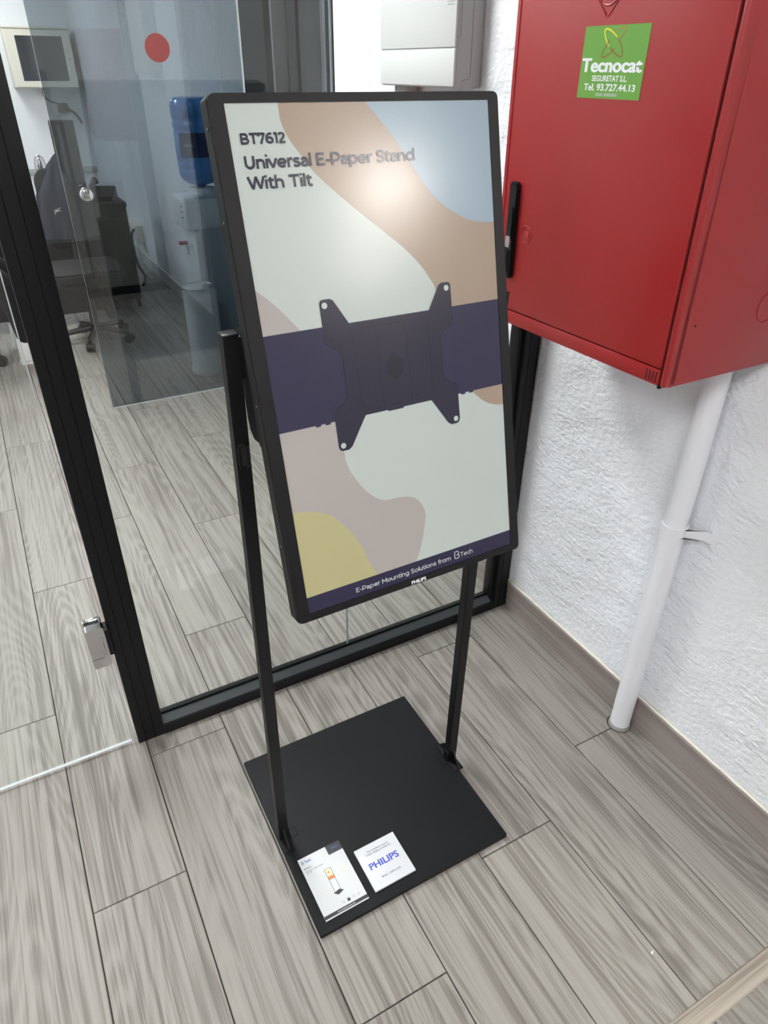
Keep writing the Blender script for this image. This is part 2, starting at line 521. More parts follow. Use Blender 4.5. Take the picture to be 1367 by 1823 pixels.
# dark doorway in the right wall beyond the partition
d2 = tag(thing('door_2', 'dark doorway with steel edge strips in the office wall', None, (0.06, OY0, 0)), kind='structure')
p = Part(d2)
bm = NB(); box(bm, 0.10, 0.14, OY0, OY1, 0.0, 2.25); p('door_leaf', bm, M['dark_door'], False)
bm = NB(); box(bm, 0.085, 0.10, 1.86, 1.955, 0.0, 2.25); p('dark_stile', bm, M['dark_door2'], False)
bm = NB(); box(bm, 0.011, 0.10, 2.04, OY1 - 0.0005, 0.0, 2.25); p('dark_panel', bm, M['dark_door2'], False)
bm = NB(); box(bm, 0.02, 0.10, 1.965, 1.985, 0.0, 2.25); p('steel_strip', bm, M['steel'], False)
bm = NB(); box(bm, -0.002, 0.012, 1.372, 1.395, 0.0, 2.25); box(bm, -0.004, 0.012, 1.398, 1.406, 0, 2.25); p('steel_edge', bm, M['steel'], False)
bm = NB(); box(bm, -0.001, 0.10, OY0 - 0.001, 1.372, 0.0, 2.25); p('jamb', bm, M['dark_door2'], False)

# ------------------------------------------------------------------ black-framed glass partition (front plane y = 0)
ps = tag(thing('window_1', 'black-framed floor-to-ceiling glass partition', None, (-0.64, 0.0, 0)), kind='structure')
p = Part(ps)
PX0, PX1, RX0 = -1.272, -1.198, -0.066
bm = NB(); box(bm, PX0, PX1, 0.0, 0.06, 0.0, CEIL, 0.0015)
post = p('frame_post', bm, M['alu'])
for gx in (PX0 + 0.0215, PX0 + 0.047):
    bm = NB(); box(bm, gx - 0.0007, gx + 0.0007, -0.0006, 0.002, 0.0, CEIL); p('groove', bm, M['alu_groove'], False, post)
bm = NB(); box(bm, RX0 + 0.018, 0.0, 0.0, 0.06, 0.0, CEIL, 0.0015); box(bm, RX0, RX0 + 0.02, 0.014, 0.05, 0.05, CEIL, 0.001)
box(bm, -0.002, WX - 0.001, 0.01, 0.06, 0.105, CEIL)
post2 = p('frame_post', bm, M['alu'])
bm = NB(); box(bm, RX0 + 0.034, RX0 + 0.0355, -0.0006, 0.002, 0.0, CEIL); p('groove', bm, M['alu_groove'], False, post2)
bm = NB(); prism(bm, [(0.0, 0.0), (0.06, 0.0), (0.06, 0.04), (0.036, 0.05), (0.026, 0.05), (0.004, 0.036), (0.0, 0.034)], 'x', PX1, RX0 + 0.018)
rail = p('bottom_rail', bm, M['alu'])
bm = NB(); prism(bm, [(0.0035, 0.0362), (0.0255, 0.0502), (0.0255, 0.0515), (0.003, 0.0375)], 'x', PX1, RX0 + 0.001); p('glazing_bead', bm, M['alu_top'], False, rail)
bm = NB(); box(bm, PX1, RX0, 0.0255, 0.0285, 0.046, 0.058); p('gasket', bm, M['alu_groove'], False, rail)
bm = NB(); box(bm, PX1, RX0 + 0.018, 0.0, 0.06, CEIL - 0.06, CEIL); p('top_rail', bm, M['alu'], False)
JX = -0.604
def pane(part, x0, x1, y0, y1, z0, z1, m, medge, name='pane', parent=None):
    bm = NB(); box(bm, x0, x1, y0, y1, z0, z1)
    o = part(name, bm, [m, medge], False, parent)
    for f in o.data.polygons:
        if abs(f.normal.y) < 0.5: f.material_index = 1
    return o
pane(p, PX1 - 0.004, JX - 0.001, 0.030, 0.038, 0.045, CEIL - 0.05, M['glass'], M['glass_edge_dark'])
pane(p, JX + 0.001, RX0 + 0.004, 0.030, 0.038, 0.045, CEIL - 0.05, M['glass'], M['glass_edge_dark'])
bm = NB(); box(bm, JX - 0.0012, JX + 0.0012, 0.0295, 0.0385, 0.05, CEIL - 0.06); p('joint_strip', bm, M['glass_edge_dark'], False)

# frameless glass door left of the post
DX0, DX1 = -2.16, -1.2845
dr = tag(thing('door_1', 'frameless clear glass door with a chrome hinge', None, (DX1, 0.012, 0.009)), kind='structure')
p = Part(dr)
pane(p, DX0, DX1 - 0.0025, 0.009, 0.017, 0.012, 2.25, M['glass'], M['glass_edge'], 'door_glass')
bm = NB(); box(bm, DX1 - 0.0025, DX1, 0.0085, 0.0175, 0.009, 2.25, 0.0008, 1); p('polished_edge_glint', bm, M['glass_edge'])  # added pale strip paints the glint along the upright edge
bm = NB(); box(bm, DX0, DX1 - 0.0025, 0.0092, 0.0168, 0.009, 0.0115); p('polished_edge_glint', bm, M['glass_edge'], False)  # the glint along the bottom edge, painted likewise
def hinge(z0):
    bm = NB(); prism(bm, rrect(-1.3245, -1.2815, z0, z0 + 0.124, 0.006), 'y', -0.016, 0.006)
    bm2 = p('hinge', bm, M['chrome'], True)
    bm = NB(); box(bm, -1.3245, -1.2815, 0.020, 0.034, z0, z0 + 0.124, 0.003); p('back_plate', bm, M['chrome'], True, bm2)
    bm = NB(); box(bm, -1.3215, -1.2850, 0.004, 0.021, z0 + 0.004, z0 + 0.120); p('clamp_pad', bm, M['black_plastic'], True, bm2)
    bm = NB(); box(bm, -1.2955, -1.2890, -0.0185, -0.0150, z0 + 0.034, z0 + 0.094, 0.0016); p('cover_strip', bm, M['chrome'], True, bm2)
    bm = NB(); box(bm, -1.3245, -1.2960, -0.0164, -0.0158, z0 + 0.0295, z0 + 0.0305); p('seam', bm, M['dark_ink'], False, bm2)
    bm = NB(); box(bm, -1.2820, -1.2700, -0.012, 0.026, z0 + 0.026, z0 + 0.108, 0.003); p('pivot_block', bm, M['black_plastic'], True, bm2)
hinge(0.327)
hinge(1.95)

# posts and panes further left, outside the photograph
ps2 = tag(thing('window_2', 'glass partition continuing left of the glass door', None, (-3.2, 0, 0)), kind='structure')
p = Part(ps2)
bm = NB(); box(bm, DX0 - 0.08, DX0 - 0.008, 0.0, 0.06, 0.0, CEIL, 0.0015); p('frame_post', bm, M['alu'])
bm = NB(); box(bm, XL, DX0 - 0.08, 0.0, 0.06, 0.0, 0.05); p('bottom_rail', bm, M['alu'], False)
bm = NB(); box(bm, XL, PX0, 0.0, 0.06, 2.26, 2.32); box(bm, XL, PX0, 0, 0.06, CEIL - 0.06, CEIL); p('transom', bm, M['alu'], False)
pane(p, XL, DX0 - 0.08, 0.030, 0.038, 0.045, 2.27, M['glass'], M['glass_edge_dark'])
pane(p, XL, PX0, 0.030, 0.038, 2.31, CEIL - 0.05, M['glass'], M['glass_edge_dark'])

# smoked glass door leaf inside the office
TY = 2.38
tg = tag(thing('door_3', 'smoked glass door leaf with round knob and red dot', None, (-0.45, TY, 0)), kind='structure')
p = Part(tg)
pane(p, -0.905, 0.010, TY, TY + 0.010, 0.004, 2.6, M['tint'], M['glass_edge'], 'smoked_pane')
bm = NB(); box(bm, -0.905, 0.0, TY - 0.004, TY + 0.014, 0.0002, 0.004); p('floor_seal', bm, M['glass_edge'], False)
bm = NB(); cyl(bm, (-0.382, TY - 0.0015, 1.672), (-0.382, TY - 0.0003, 1.672), 0.056, seg=48); p('warning_dot', bm, M['red_dot'], label='flat round red sticker')
bm = NB()
lathe(bm, [(0.012, 0.0), (0.012, 0.022), (0.026, 0.028), (0.033, 0.040), (0.033, 0.052), (0.026, 0.062), (0.008, 0.066)], 0, 0, 32)
bmesh.ops.transform(bm, matrix=Matrix.Translation((-0.819, TY, 1.09)) @ Matrix.Rotation(R(90), 4, 'X'), verts=bm.verts[:])
p('door_knob', bm, M['chrome'], True, label='round chrome knob')

# ------------------------------------------------------------------ ceiling light panels
def panel(x, y, label, s=0.3, m='lamp'):
    t = thing('ceiling_light', label, 'ceiling light', (x, y, CEIL), group='square ceiling panels')
    p = Part(t)
    bm = NB()
    for a, b, c, d in ((-s - 0.012, s + 0.012, -s - 0.012, -s), (-s - 0.012, s + 0.012, s, s + 0.012), (-s - 0.012, -s, -s, s), (s, s + 0.012, -s, s)):
        box(bm, x + a, x + b, y + c, y + d, CEIL - 0.022, CEIL)
    p('light_frame', bm, M['white_wall'], False)
    bm = NB(); box(bm, x - s, x + s, y - s, y + s, CEIL - 0.018, CEIL - 0.002)
    p('diffuser', bm, M[m], False)
for x, y, lb in ((-1.15, 0.95, 'square LED ceiling panel just behind the glass partition'),
                 (-2.9, 1.3, 'square LED ceiling panel behind the glass door'),
                 (-1.6, 4.0, 'square LED ceiling panel over the office desk'),
                 (-3.2, 4.0, 'square LED ceiling panel left of the office desk'),
                 (-1.2, 6.6, 'square LED ceiling panel near the office back wall'),
                 (-1.5, -2.1, 'square LED ceiling panel above the viewer'),
                 (-3.2, -1.7, 'square LED ceiling panel left of the viewer'),
                 (3.2, -5.0, 'square LED ceiling panel behind the viewer on the right'),
                 (-1.4, -4.6, 'square LED ceiling panel behind the viewer')):
    panel(x, y, lb, m='lamp_bright' if (x, y) == (-1.15, 0.95) else 'lamp_soft' if y < 0 or y > 5 else 'lamp')

def pendant(x, y, z, r, m, label):
    t = thing('pendant_lamp', label, 'pendant lamp', (x, y, CEIL))
    p = Part(t)
    bm = NB(); cyl(bm, (x, y, CEIL - 0.03), (x, y, CEIL), 0.05, seg=24); p('ceiling_rose', bm, M['white_wall'])
    bm = NB(); cyl(bm, (x, y, z + r - 0.005), (x, y, CEIL - 0.03), 0.004, seg=8); p('lamp_cord', bm, M['black_plastic'])
    bm = NB(); bmesh.ops.create_uvsphere(bm, u_segments=16, v_segments=8, radius=r)
    bmesh.ops.translate(bm, verts=bm.verts[:], vec=(x, y, z)); p('lamp_globe', bm, m, 'all')
M['globe'] = mat('lit_globe', (0.9, 0.9, 0.9, 1), 0.5, emit=(1, 0.97, 0.93, 1), estr=105.0)
M['globe_dim'] = mat('lit_globe_dim', (0.9, 0.9, 0.9, 1), 0.5, emit=(1, 0.93, 0.85, 1), estr=85.0)
pendant(0.947, -3.30, 2.45, 0.13, M['globe'], 'bright globe pendant lamp behind the viewer on the right')
pendant(1.566, -4.846, 2.45, 0.11, M['globe_dim'], 'smaller globe pendant lamp at the rear right')

# ------------------------------------------------------------------ display stand
st = thing('display_stand', 'black two-pole floor stand on a square plate carrying the tilted display', 'display stand', (-0.786, -0.46, 0.0))
p = Part(st)
BX0, BX1, BY0, BY1, BZ = -1.0375, -0.5345, -0.7165, -0.2085, 0.011
bm = NB(); prism(bm, rrect(BX0, BX1, BY0, BY1, 0.003, 3), 'z', 0.0, BZ)
p('base_plate', bm, M['plate'])
lean = 0.020 / 1.272
def pole(x):
    h, zt = 0.0118, 1.272
    y0, y1 = -0.458, -0.458 - 0.020
    bm = NB()
    bot = [bm.verts.new((x + sx * h, y0 + sy * h, BZ)) for sx, sy in ((-1, -1), (1, -1), (1, 1), (-1, 1))]
    top = [bm.verts.new((x + 0.003 + sx * h, y1 + sy * h, zt)) for sx, sy in ((-1, -1), (1, -1), (1, 1), (-1, 1))]
    bm.faces.new(list(reversed(bot))); bm.faces.new(top)
    for i in range(4): bm.faces.new((bot[i], bot[(i + 1) % 4], top[(i + 1) % 4], top[i]))
    bmesh.ops.bevel(bm, geom=[e for e in bm.edges if abs(e.verts[0].co.z - e.verts[1].co.z) > 0.5], offset=0.0012, segments=2, affect='EDGES')
    po = p('pole', bm, M['black_metal'])
    bm = NB(); box(bm, x + 0.003 - h - 0.0006, x + 0.003 + h + 0.0006, y1 - h - 0.0006, y1 + h + 0.0006, zt, zt + 0.004, 0.001)
    p('end_cap', bm, M['black_plastic'], True, po)
    # oval cable grommet low on the front face below the bracket
    zc = 1.078; yc = -0.458 - lean * zc - h
    ring = []
    for i in range(33):
        a = 2 * math.pi * i / 32
        ring.append((x + 0.0026 + 0.0075 * math.cos(a), yc - 0.002, zc + (0.014 if math.sin(a) > 0 else -0.014) + 0.0075 * math.sin(a)))
    bm = NB(); tube(bm, ring, 0.0026, 8); p('grommet', bm, M['black_plastic'], True, po)
    bm = NB(); prism(bm, [(x + 0.0026 + 0.007 * math.cos(2 * math.pi * i / 24), zc + (0.014 if i < 12 else -0.014) + 0.007 * math.sin(2 * math.pi * i / 24)) for i in range(24)], 'y', yc - 0.0012, yc + 0.001)
    p('cable_slot', bm, M['hole'], False, po)
    return po
PXL, PXR = -1.0225, -0.5345
pole(PXL); pole(PXR)
def foot(x, inward):
    s = inward
    bm = NB(); box(bm, x - 0.0125, x + 0.0125, -0.505, -0.411, BZ, BZ + 0.0035, 0.0008)
    fo = p('foot_bracket', bm, M['black_metal'])
    bm = NB(); prism(bm, [(-0.4690, BZ), (-0.5035, BZ), (-0.5035, BZ + 0.006), (-0.4690, BZ + 0.046)], 'x', x - 0.0016, x + 0.0016); p('gusset', bm, M['black_metal'], True, fo)
    bm = NB(); prism(bm, [(-0.4470, BZ), (-0.4125, BZ), (-0.4125, BZ + 0.006), (-0.4470, BZ + 0.046)], 'x', x - 0.0016, x + 0.0016); p('gusset', bm, M['black_metal'], True, fo)
    xa = x + s * 0.0118
    bm = NB(); prism(bm, rrect(-0.468, -0.448, BZ, BZ + 0.034, 0.004), 'x', min(xa, xa + s * 0.003), max(xa, xa + s * 0.003)); p('side_tab', bm, M['black_metal'], True, fo)
    c0, c1 = (xa + s * 0.004, xa + s * 0.022)
    bm = NB()
    x0, x1 = min(c0, c1), max(c0, c1)
    for a, b, cc, d in ((x0, x1, -0.4730, -0.4718), (x0, x1, -0.4492, -0.4480), (x0, x0 + 0.0012, -0.4718, -0.4492), (x1 - 0.0012, x1, -0.4718, -0.4492)):
        box(bm, a, b, cc, d, BZ - 0.0004, BZ + 0.0003)
    p('slot_outline', bm, M['alu_groove'], False, fo)
foot(PXL, 1); foot(PXR, -1)
# crossbar and tilt bracket behind the display
bm = NB(); box(bm, PXL + 0.0145, PXR - 0.009, -0.487, -0.468, 1.205, 1.270, 0.0015); p('crossbar', bm, M['black_metal'])

TILT, YAW = 0.2428, 0.012
DISP = (-0.7885, -0.5637, 1.2124)
# tilt bracket arms are built in the display's own tilted frame and carried by the stand
fr = Matrix.Translation(DISP) @ Euler((R(90) - TILT, 0, YAW), 'XYZ').to_matrix().to_4x4()
for sx in (-1, 1):
    x = sx * 0.2165
    bm = NB()
    prism(bm, [(0.090, -0.0285), (0.090, -0.060), (-0.086, -0.060), (-0.090, -0.056), (-0.090, -0.0285)], 'x', min(x, x - sx * 0.016), max(x, x - sx * 0.016))
    bmesh.ops.bevel(bm, geom=[e for e in bm.edges if abs(e.verts[0].co.y - e.verts[1].co.y) > 0.1], offset=0.001, segments=2, affect='EDGES')
    bmesh.ops.transform(bm, matrix=fr, verts=bm.verts[:])
    arm = p('tilt_arm', bm, M['black_metal'])
    x2 = x - sx * 0.003
    bm = NB()
    prism(bm, [(0.090, -0.060), (0.086, -0.086), (0.060, -0.094), (-0.055, -0.106), (-0.072, -0.103), (-0.084, -0.090), (-0.088, -0.060)], 'x', min(x2, x2 - sx * 0.008), max(x2, x2 - sx * 0.008))
    bmesh.ops.transform(bm, matrix=fr, verts=bm.verts[:]); p('arm_plate', bm, M['black_metal'], True, arm)
    bm = NB(); cyl(bm, (x - sx * 0.015, 0.05, -0.046), (x + sx * 0.002, 0.05, -0.046), 0.004, seg=16)
    bmesh.ops.transform(bm, matrix=fr, verts=bm.verts[:]); p('pivot_bolt', bm, M['black_plastic'], True, arm)
bm = NB(); box(bm, -0.20, 0.20, -0.03, 0.06, -0.0325, -0.0285)
bmesh.ops.transform(bm, matrix=fr, verts=bm.verts[:]); p('mount_plate', bm, M['black_metal'])
bm = NB(); box(bm, -0.20, 0.20, 0.030, 0.058, -0.060, -0.031)
bmesh.ops.transform(bm, matrix=fr, verts=bm.verts[:]); p('hinge_bar', bm, M['black_metal'])

# ------------------------------------------------------------------ e-paper display
dp = thing('e_paper_display', 'portrait e-paper display in a thin black frame showing pastel shapes and navy bracket', 'display', DISP, (R(90) - TILT, 0, YAW))
W2, H2 = 0.2028, 0.36055
OX0, OX1, OY0_, OY1_ = -0.2240, 0.2215, -0.3745, 0.3725
bm = NB(); prism(bm, rrect(OX0, OX1, OY0_, OY1_, 0.009, 6), 'z', -0.0285, -0.001)
bmesh.ops.bevel(bm, geom=[e for e in bm.edges if e.verts[0].co.z > -0.002 and e.verts[1].co.z > -0.002], offset=0.0015, segments=2, affect='EDGES')
finish('casing', bm, M['bezel'], dp, True)
bm = NB()
out = rrect(OX0 + 0.0005, OX1 - 0.0005, OY0_ + 0.0005, OY1_ - 0.0005, 0.0085, 6)
inn = rrect(-W2, W2, -H2, H2, 0.0005, 6)
A0 = [bm.verts.new((x, y, -0.0012)) for x, y in out]; A1 = [bm.verts.new((x * 0.9975, y * 0.9985, 0.0014)) for x, y in out]
B1 = [bm.verts.new((x, y, 0.0014)) for x, y in inn]; B0 = [bm.verts.new((x, y, -0.001)) for x, y in inn]
n = len(out)
for a, b in ((A0, A1), (A1, B1), (B1, B0)):
    for i in range(n): bm.faces.new((a[i], a[(i + 1) % n], b[(i + 1) % n], b[i]))
finish('bezel', bm, M['bezel'], dp, True)
bm = NB(); box(bm, -W2, W2, -H2, H2, -0.001, 0.0)
scn = finish('screen', bm, M['ep_pale'], dp)
scn['label'] = 'matt e-paper screen with pastel artwork'
def lay(n): return 0.00012 * n
def poly(pts, k, m, name='screen_graphic'): return poly_obj(name, pts, lay(k), M[m], scn)
SW, SH = 202.8, 360.5
tanL = spline([(-131, 360.5), (-130, 338), (-122, 318), (-107, 297), (-91, 276), (-62, 249), (-30, 222), (9, 191), (39, 166), (62, 142), (76, 122), (85, 105), (92, 70)])
poly(tanL + [(SW, 70), (SW, SH)], 1, 'ep_tan')
poly(spline([(-4, 360.5), (12, 343), (31, 321), (49, 298), (65, 275), (80, 253), (98, 233), (121, 216), (145, 203), (170, 195), (SW, 192)]) + [(SW, SH)], 2, 'ep_blue')
poly(spline([(132, -50), (143, -67), (156, -80), (173, -91), (191, -97), (SW, -98.5)]) + [(SW, -50)], 1, 'ep_tan')
poly(spline([(-SW, 137), (-185, 122), (-167, 102), (-148, 78), (-140, 64)]) + [(-SW, 64)], 1, 'ep_pink')
poly(spline([(-106, -60), (-104, -113), (-101, -137), (-89, -163), (-73, -187), (-56, -202), (-41, -209), (-20, -210), (0, -214), (16, -223), (26, -239), (29, -255), (24, -277), (15, -306), (1, -335)]) + [(-SW, -335), (-SW, -60)], 1, 'ep_pink')
poly(spline([(-SW, -187), (-175, -192), (-155, -200), (-138, -211), (-122, -230), (-106, -254), (-94, -280), (-86, -306), (-72, -335)]) + [(-SW, -335)], 2, 'ep_yellow')
poly([(-SW, 75.5), (SW, 75.5), (SW, -63.5), (-SW, -63.5)], 3, 'ep_navy')
poly([(-64, 74), (66, 74), (66, -64), (8, -64), (8, -66), (-20, -66), (-20, -64), (-64, -64)], 4, 'ep_navy3', 'bracket_plate_graphic')
for x0 in (-26, 25):
    poly([(x0 - 0.7, 64), (x0 + 0.7, 64), (x0 + 0.7, -62), (x0 - 0.7, -62)], 5, 'ep_navy2', 'bracket_line_graphic')
for y0 in (66, -56):
    poly([(-62, y0), (64, y0), (64, y0 - 1.2), (-62, y0 - 1.2)], 5, 'ep_navy2', 'bracket_line_graphic')
poly([(0, 23), (15, 8), (15, -8), (0, -22), (-15, -8), (-15, 9)], 6, 'ep_navy2', 'bracket_hole_graphic')
armL = [(-112, 108), (-110, 112), (-106, 113), (-95, 113), (-90, 110), (-69, 75), (-66, 49), (-64, -37), (-60, -64), (-65, -71), (-89, -107), (-95, -111), (-106, -111), (-110, -109), (-112, -104), (-112, -52), (-107, -45), (-95, -40), (-87, -31), (-86, -20), (-86, 31), (-90, 39), (-102, 45), (-110, 51), (-112, 60)]
armR = [(-x, y) for x, y in armL]
poly(armL, 7, 'ep_navy3', 'bracket_arm_graphic'); poly(armR, 7, 'ep_navy3', 'bracket_arm_graphic')
def rim(arm, lo, hi):     # slightly darker edge along the inner side of each arm
    for i in range(lo, hi):
        (xa, ya), (xb, yb) = arm[i], arm[i + 1]
        d = math.hypot(xb - xa, yb - ya); nx, ny = -(yb - ya) / d * 0.7, (xb - xa) / d * 0.7
        poly([(xa + nx, ya + ny), (xb + nx, yb + ny), (xb - nx, yb - ny), (xa - nx, ya - ny)], 8, 'ep_navy2', 'bracket_line_graphic')
rim(armL, 15, 24); rim(armR, 15, 24); rim(armL, 5, 8); rim(armR, 5, 8)
for cx, cy in ((-104.5, 104.5), (104, 104.5), (-104, -103), (104, -103)):
    poly([(cx + 4.4 * math.cos(2 * math.pi * i / 28), cy + 4.4 * math.sin(2 * math.pi * i / 28)) for i in range(28)], 9, 'ep_pale', 'bracket_hole_graphic')
for cx, cy in ((-100, 56), (-40, 56), (40, 52), (98, 58), (-38, -46), (36, -50), (-96, -56), (98, -52), (-52, 66), (52, 66)):
    poly([(cx + 1.7 * math.cos(2 * math.pi * i / 14), cy + 1.7 * math.sin(2 * math.pi * i / 14)) for i in range(14)], 9, 'ep_navy2', 'bracket_hole_graphic')
for x0 in (-140, -124, 122, 138):
    poly([(x0 - 5, -62), (x0 + 5, -62), (x0 + 4, -66), (x0 - 4, -66)], 4, 'ep_navy', 'bracket_line_graphic')
poly([(-SW, -332.5), (SW, -332.5), (SW, -SH), (-SW, -SH)], 3, 'ep_navy')
def stroke(pts, r, z, m, parent, sc=0.001, name='logo_mark'):
    bm = NB()
    pts = [Vector((a, b)) for a, b in pts]
    Ls, Rs = [], []
    for i, q in enumerate(pts):
        d = (pts[min(i + 1, len(pts) - 1)] - pts[max(i - 1, 0)]).normalized(); nn = Vector((-d.y, d.x)) * r
        Ls.append(bm.verts.new(((q.x + nn.x) * sc, (q.y + nn.y) * sc, z))); Rs.append(bm.verts.new(((q.x - nn.x) * sc, (q.y - nn.y) * sc, z)))
    for i in range(len(pts) - 1): bm.faces.new((Rs[i], Rs[i + 1], Ls[i + 1], Ls[i]))
    for f in bm.faces:
        f.normal_update()
        if f.normal.z < 0: f.normal_flip()
    return finish(name, bm, m, parent)

def arc(cx, cy, rx, ry, a0, a1, n=14):
    return [(cx + rx * math.cos(R(a0 + (a1 - a0) * i / n)), cy + ry * math.sin(R(a0 + (a1 - a0) * i / n))) for i in range(n + 1)]
GL = {   # monoline geometric letters, cap height 1: (advance, strokes)
 'B': (.82, [[(.1, 0), (.1, 1)], [(.1, .92), (.42, .92)] + arc(.42, .71, .2, .21, 90, -90) + [(.1, .5)], [(.1, .5), (.46, .5)] + arc(.46, .29, .23, .21, 90, -90) + [(.1, .08)]]),
 'T': (.76, [[(.02, .92), (.74, .92)], [(.38, .95), (.38, 0)]]),
 '7': (.70, [[(.03, .92), (.64, .92)], [(.08, .98), (.08, .68)], [(.64, .98), (.24, 0)]]),
 '6': (.76, [arc(.38, .32, .27, .24, 0, 360, 24), spline([(.11, .32), (.12, .56), (.22, .80), (.40, .91), (.60, .90)], 5)]),
 '1': (.42, [[(.02, .92), (.28, .92)], [(.27, 1), (.27, 0)]]),
 '2': (.70, [spline([(.05, .78), (.15, .89), (.31, .92), (.48, .87), (.54, .73), (.49, .56), (.36, .40), (.12, .12)], 5), [(.06, .08), (.64, .08)]]),
 'U': (.82, [[(.12, 1), (.12, .42)] + arc(.40, .42, .28, .34, 180, 360) + [(.68, .42), (.68, 1)]]),
 'n': (.68, [[(.1, 0), (.1, .74)], [(.1, .36)] + arc(.335, .40, .235, .26, 175, 0) + [(.57, .40), (.57, 0)]]),
 'i': (.22, [[(.11, 0), (.11, .74)], [(.11, .89), (.11, 1.06)]]),
 'v': (.62, [[(.03, .74), (.31, .03)], [(.59, .74), (.31, .03)]]),
 'e': (.74, [[(.1, .36), (.64, .36)], arc(.37, .37, .275, .29, 0, 318, 24)]),
 'r': (.42, [[(.1, 0), (.1, .74)], spline([(.1, .36), (.14, .54), (.25, .65), (.40, .665)], 5)]),
 's': (.57, [spline([(.50, .59), (.39, .655), (.27, .66), (.14, .61), (.13, .48), (.24, .40), (.38, .355), (.47, .26), (.44, .13), (.32, .08), (.2, .08), (.06, .15)], 4)]),
 'a': (.64, [[(.53, 0), (.53, .40)], spline([(.53, .38), (.48, .58), (.34, .66), (.2, .64), (.08, .57)], 5), spline([(.53, .40), (.30, .40), (.16, .35), (.11, .22), (.17, .11), (.30, .075), (.45, .13), (.53, .25)], 5)]),
 'l': (.22, [[(.11, 0), (.11, 1.05)]]),
 'E': (.71, [[(.1, 0), (.1, 1)], [(.1, .92), (.63, .92)], [(.1, .51), (.56, .51)], [(.1, .08), (.65, .08)]]),
 '-': (.42, [[(.04, .38), (.37, .38)]]),
 'P': (.77, [[(.1, 0), (.1, 1)], [(.1, .92), (.41, .92)] + arc(.41, .63, .26, .29, 90, -90) + [(.1, .34)]]),
 'p': (.78, [[(.1, -.27), (.1, .74)], arc(.39, .37, .285, .29, 0, 360, 24)]),
 'S': (.72, [spline([(.62, .81), (.50, .90), (.33, .925), (.16, .87), (.11, .73), (.19, .59), (.37, .52), (.55, .44), (.63, .29), (.55, .13), (.39, .075), (.23, .09), (.05, .19)], 4)]),
 't': (.46, [spline([(.19, .90), (.19, .70), (.19, .45), (.19, .24), (.23, .11), (.33, .075), (.44, .10)], 4), [(.02, .67), (.42, .67)]]),
 'd': (.78, [[(.67, 0), (.67, 1.05)], arc(.38, .37, .285, .29, 0, 360, 24)]),
 'W': (1.12, [[(.03, 1), (.31, .03)], [(.57, 1), (.31, .03)], [(.56, 1), (.82, .03)], [(1.09, 1), (.82, .03)]]),
 'h': (.68, [[(.1, 0), (.1, 1.05)], [(.1, .36)] + arc(.335, .40, .235, .26, 175, 0) + [(.57, .40), (.57, 0)]]),
 'M': (.97, [[(.1, 0), (.1, 1)], [(.86, 0), (.86, 1)], [(.08, .98), (.48, .32)], [(.88, .98), (.48, .32)]]),
 'o': (.77, [arc(.385, .37, .29, .29, 0, 360, 24)]),
 'u': (.68, [[(.1, .74), (.1, .34)] + arc(.325, .34, .225, .26, 180, 360) + [(.55, .34)], [(.57, .74), (.57, 0)]]),
 'g': (.76, [arc(.375, .38, .275, .28, 0, 360, 24), spline([(.65, .74), (.65, .30), (.645, .02), (.57, -.14), (.40, -.20), (.24, -.18), (.11, -.10)], 4)]),
 'f': (.42, [spline([(.43, .97), (.31, .985), (.23, .92), (.20, .78), (.20, .40), (.20, 0)], 4), [(.02, .67), (.40, .67)]]),
 'm': (1.05, [[(.1, 0), (.1, .74)], [(.1, .36)] + arc(.315, .42, .215, .24, 170, 0) + [(.53, .42), (.53, 0)], [(.53, .36)] + arc(.745, .42, .215, .24, 170, 0) + [(.96, .42), (.96, 0)]]),
 'c': (.62, [arc(.37, .37, .275, .29, 48, 312, 20)]),
 ' ': (.33, [])}
def geo_text(txt, x0, x1, y, cap, z, m, parent, w=0.165, sc=0.001, name='lettering'):
    tot = sum(GL[ch][0] for ch in txt); fx = (x1 - x0) / tot
    bm = NB(); cx = 0.0; k = 0
    for ch in txt:
        adv, strokes = GL[ch]
        for pts in strokes:
            q = [Vector(((cx + a) * fx, b * cap)) for a, b in pts]
            q = [q[i] for i in range(len(q)) if i == 0 or (q[i] - q[i - 1]).length > 1e-4]
            closed = (q[0] - q[-1]).length < 1e-3
            Ls, Rs = [], []
            for i in range(len(q)):
                if closed: d = (q[(i + 1) % (len(q) - 1)] - q[(i - 1) % (len(q) - 1)]).normalized()
                else: d = (q[min(i + 1, len(q) - 1)] - q[max(i - 1, 0)]).normalized()
                nn = Vector((-d.y, d.x)) * (w * cap / 2)
                zz = z + (k % 3) * 0.00001
                Ls.append(bm.verts.new(((x0 + q[i].x + nn.x) * sc, (y + q[i].y + nn.y) * sc, zz))); Rs.append(bm.verts.new(((x0 + q[i].x - nn.x) * sc, (y + q[i].y - nn.y) * sc, zz)))
            for i in range(len(q) - 1): bm.faces.new((Rs[i], Rs[i + 1], Ls[i + 1], Ls[i]))
            k += 1
        cx += adv
    for f in bm.faces:
        f.normal_update()
        if f.normal.z < 0: f.normal_flip()
    return finish(name, bm, m, parent)
geo_text('BT7612', -189, -127, 314, 12.5, lay(10), M['ep_ink'], scn, 0.215)
geo_text('Universal E-Paper Stand', -189, 68, 285.2, 15.2, lay(10), M['ep_ink'], scn, 0.205)
geo_text('With Tilt', -188, -97, 261, 15.2, lay(10), M['ep_ink'], scn, 0.205)
geo_text('E-Paper Mounting Solutions from', -117, 71, -351.5, 8.2, lay(10), M['ep_white'], scn, 0.165)
geo_text('Tech', 91, 118, -351.5, 8.4, lay(10), M['ep_white'], scn, 0.15)
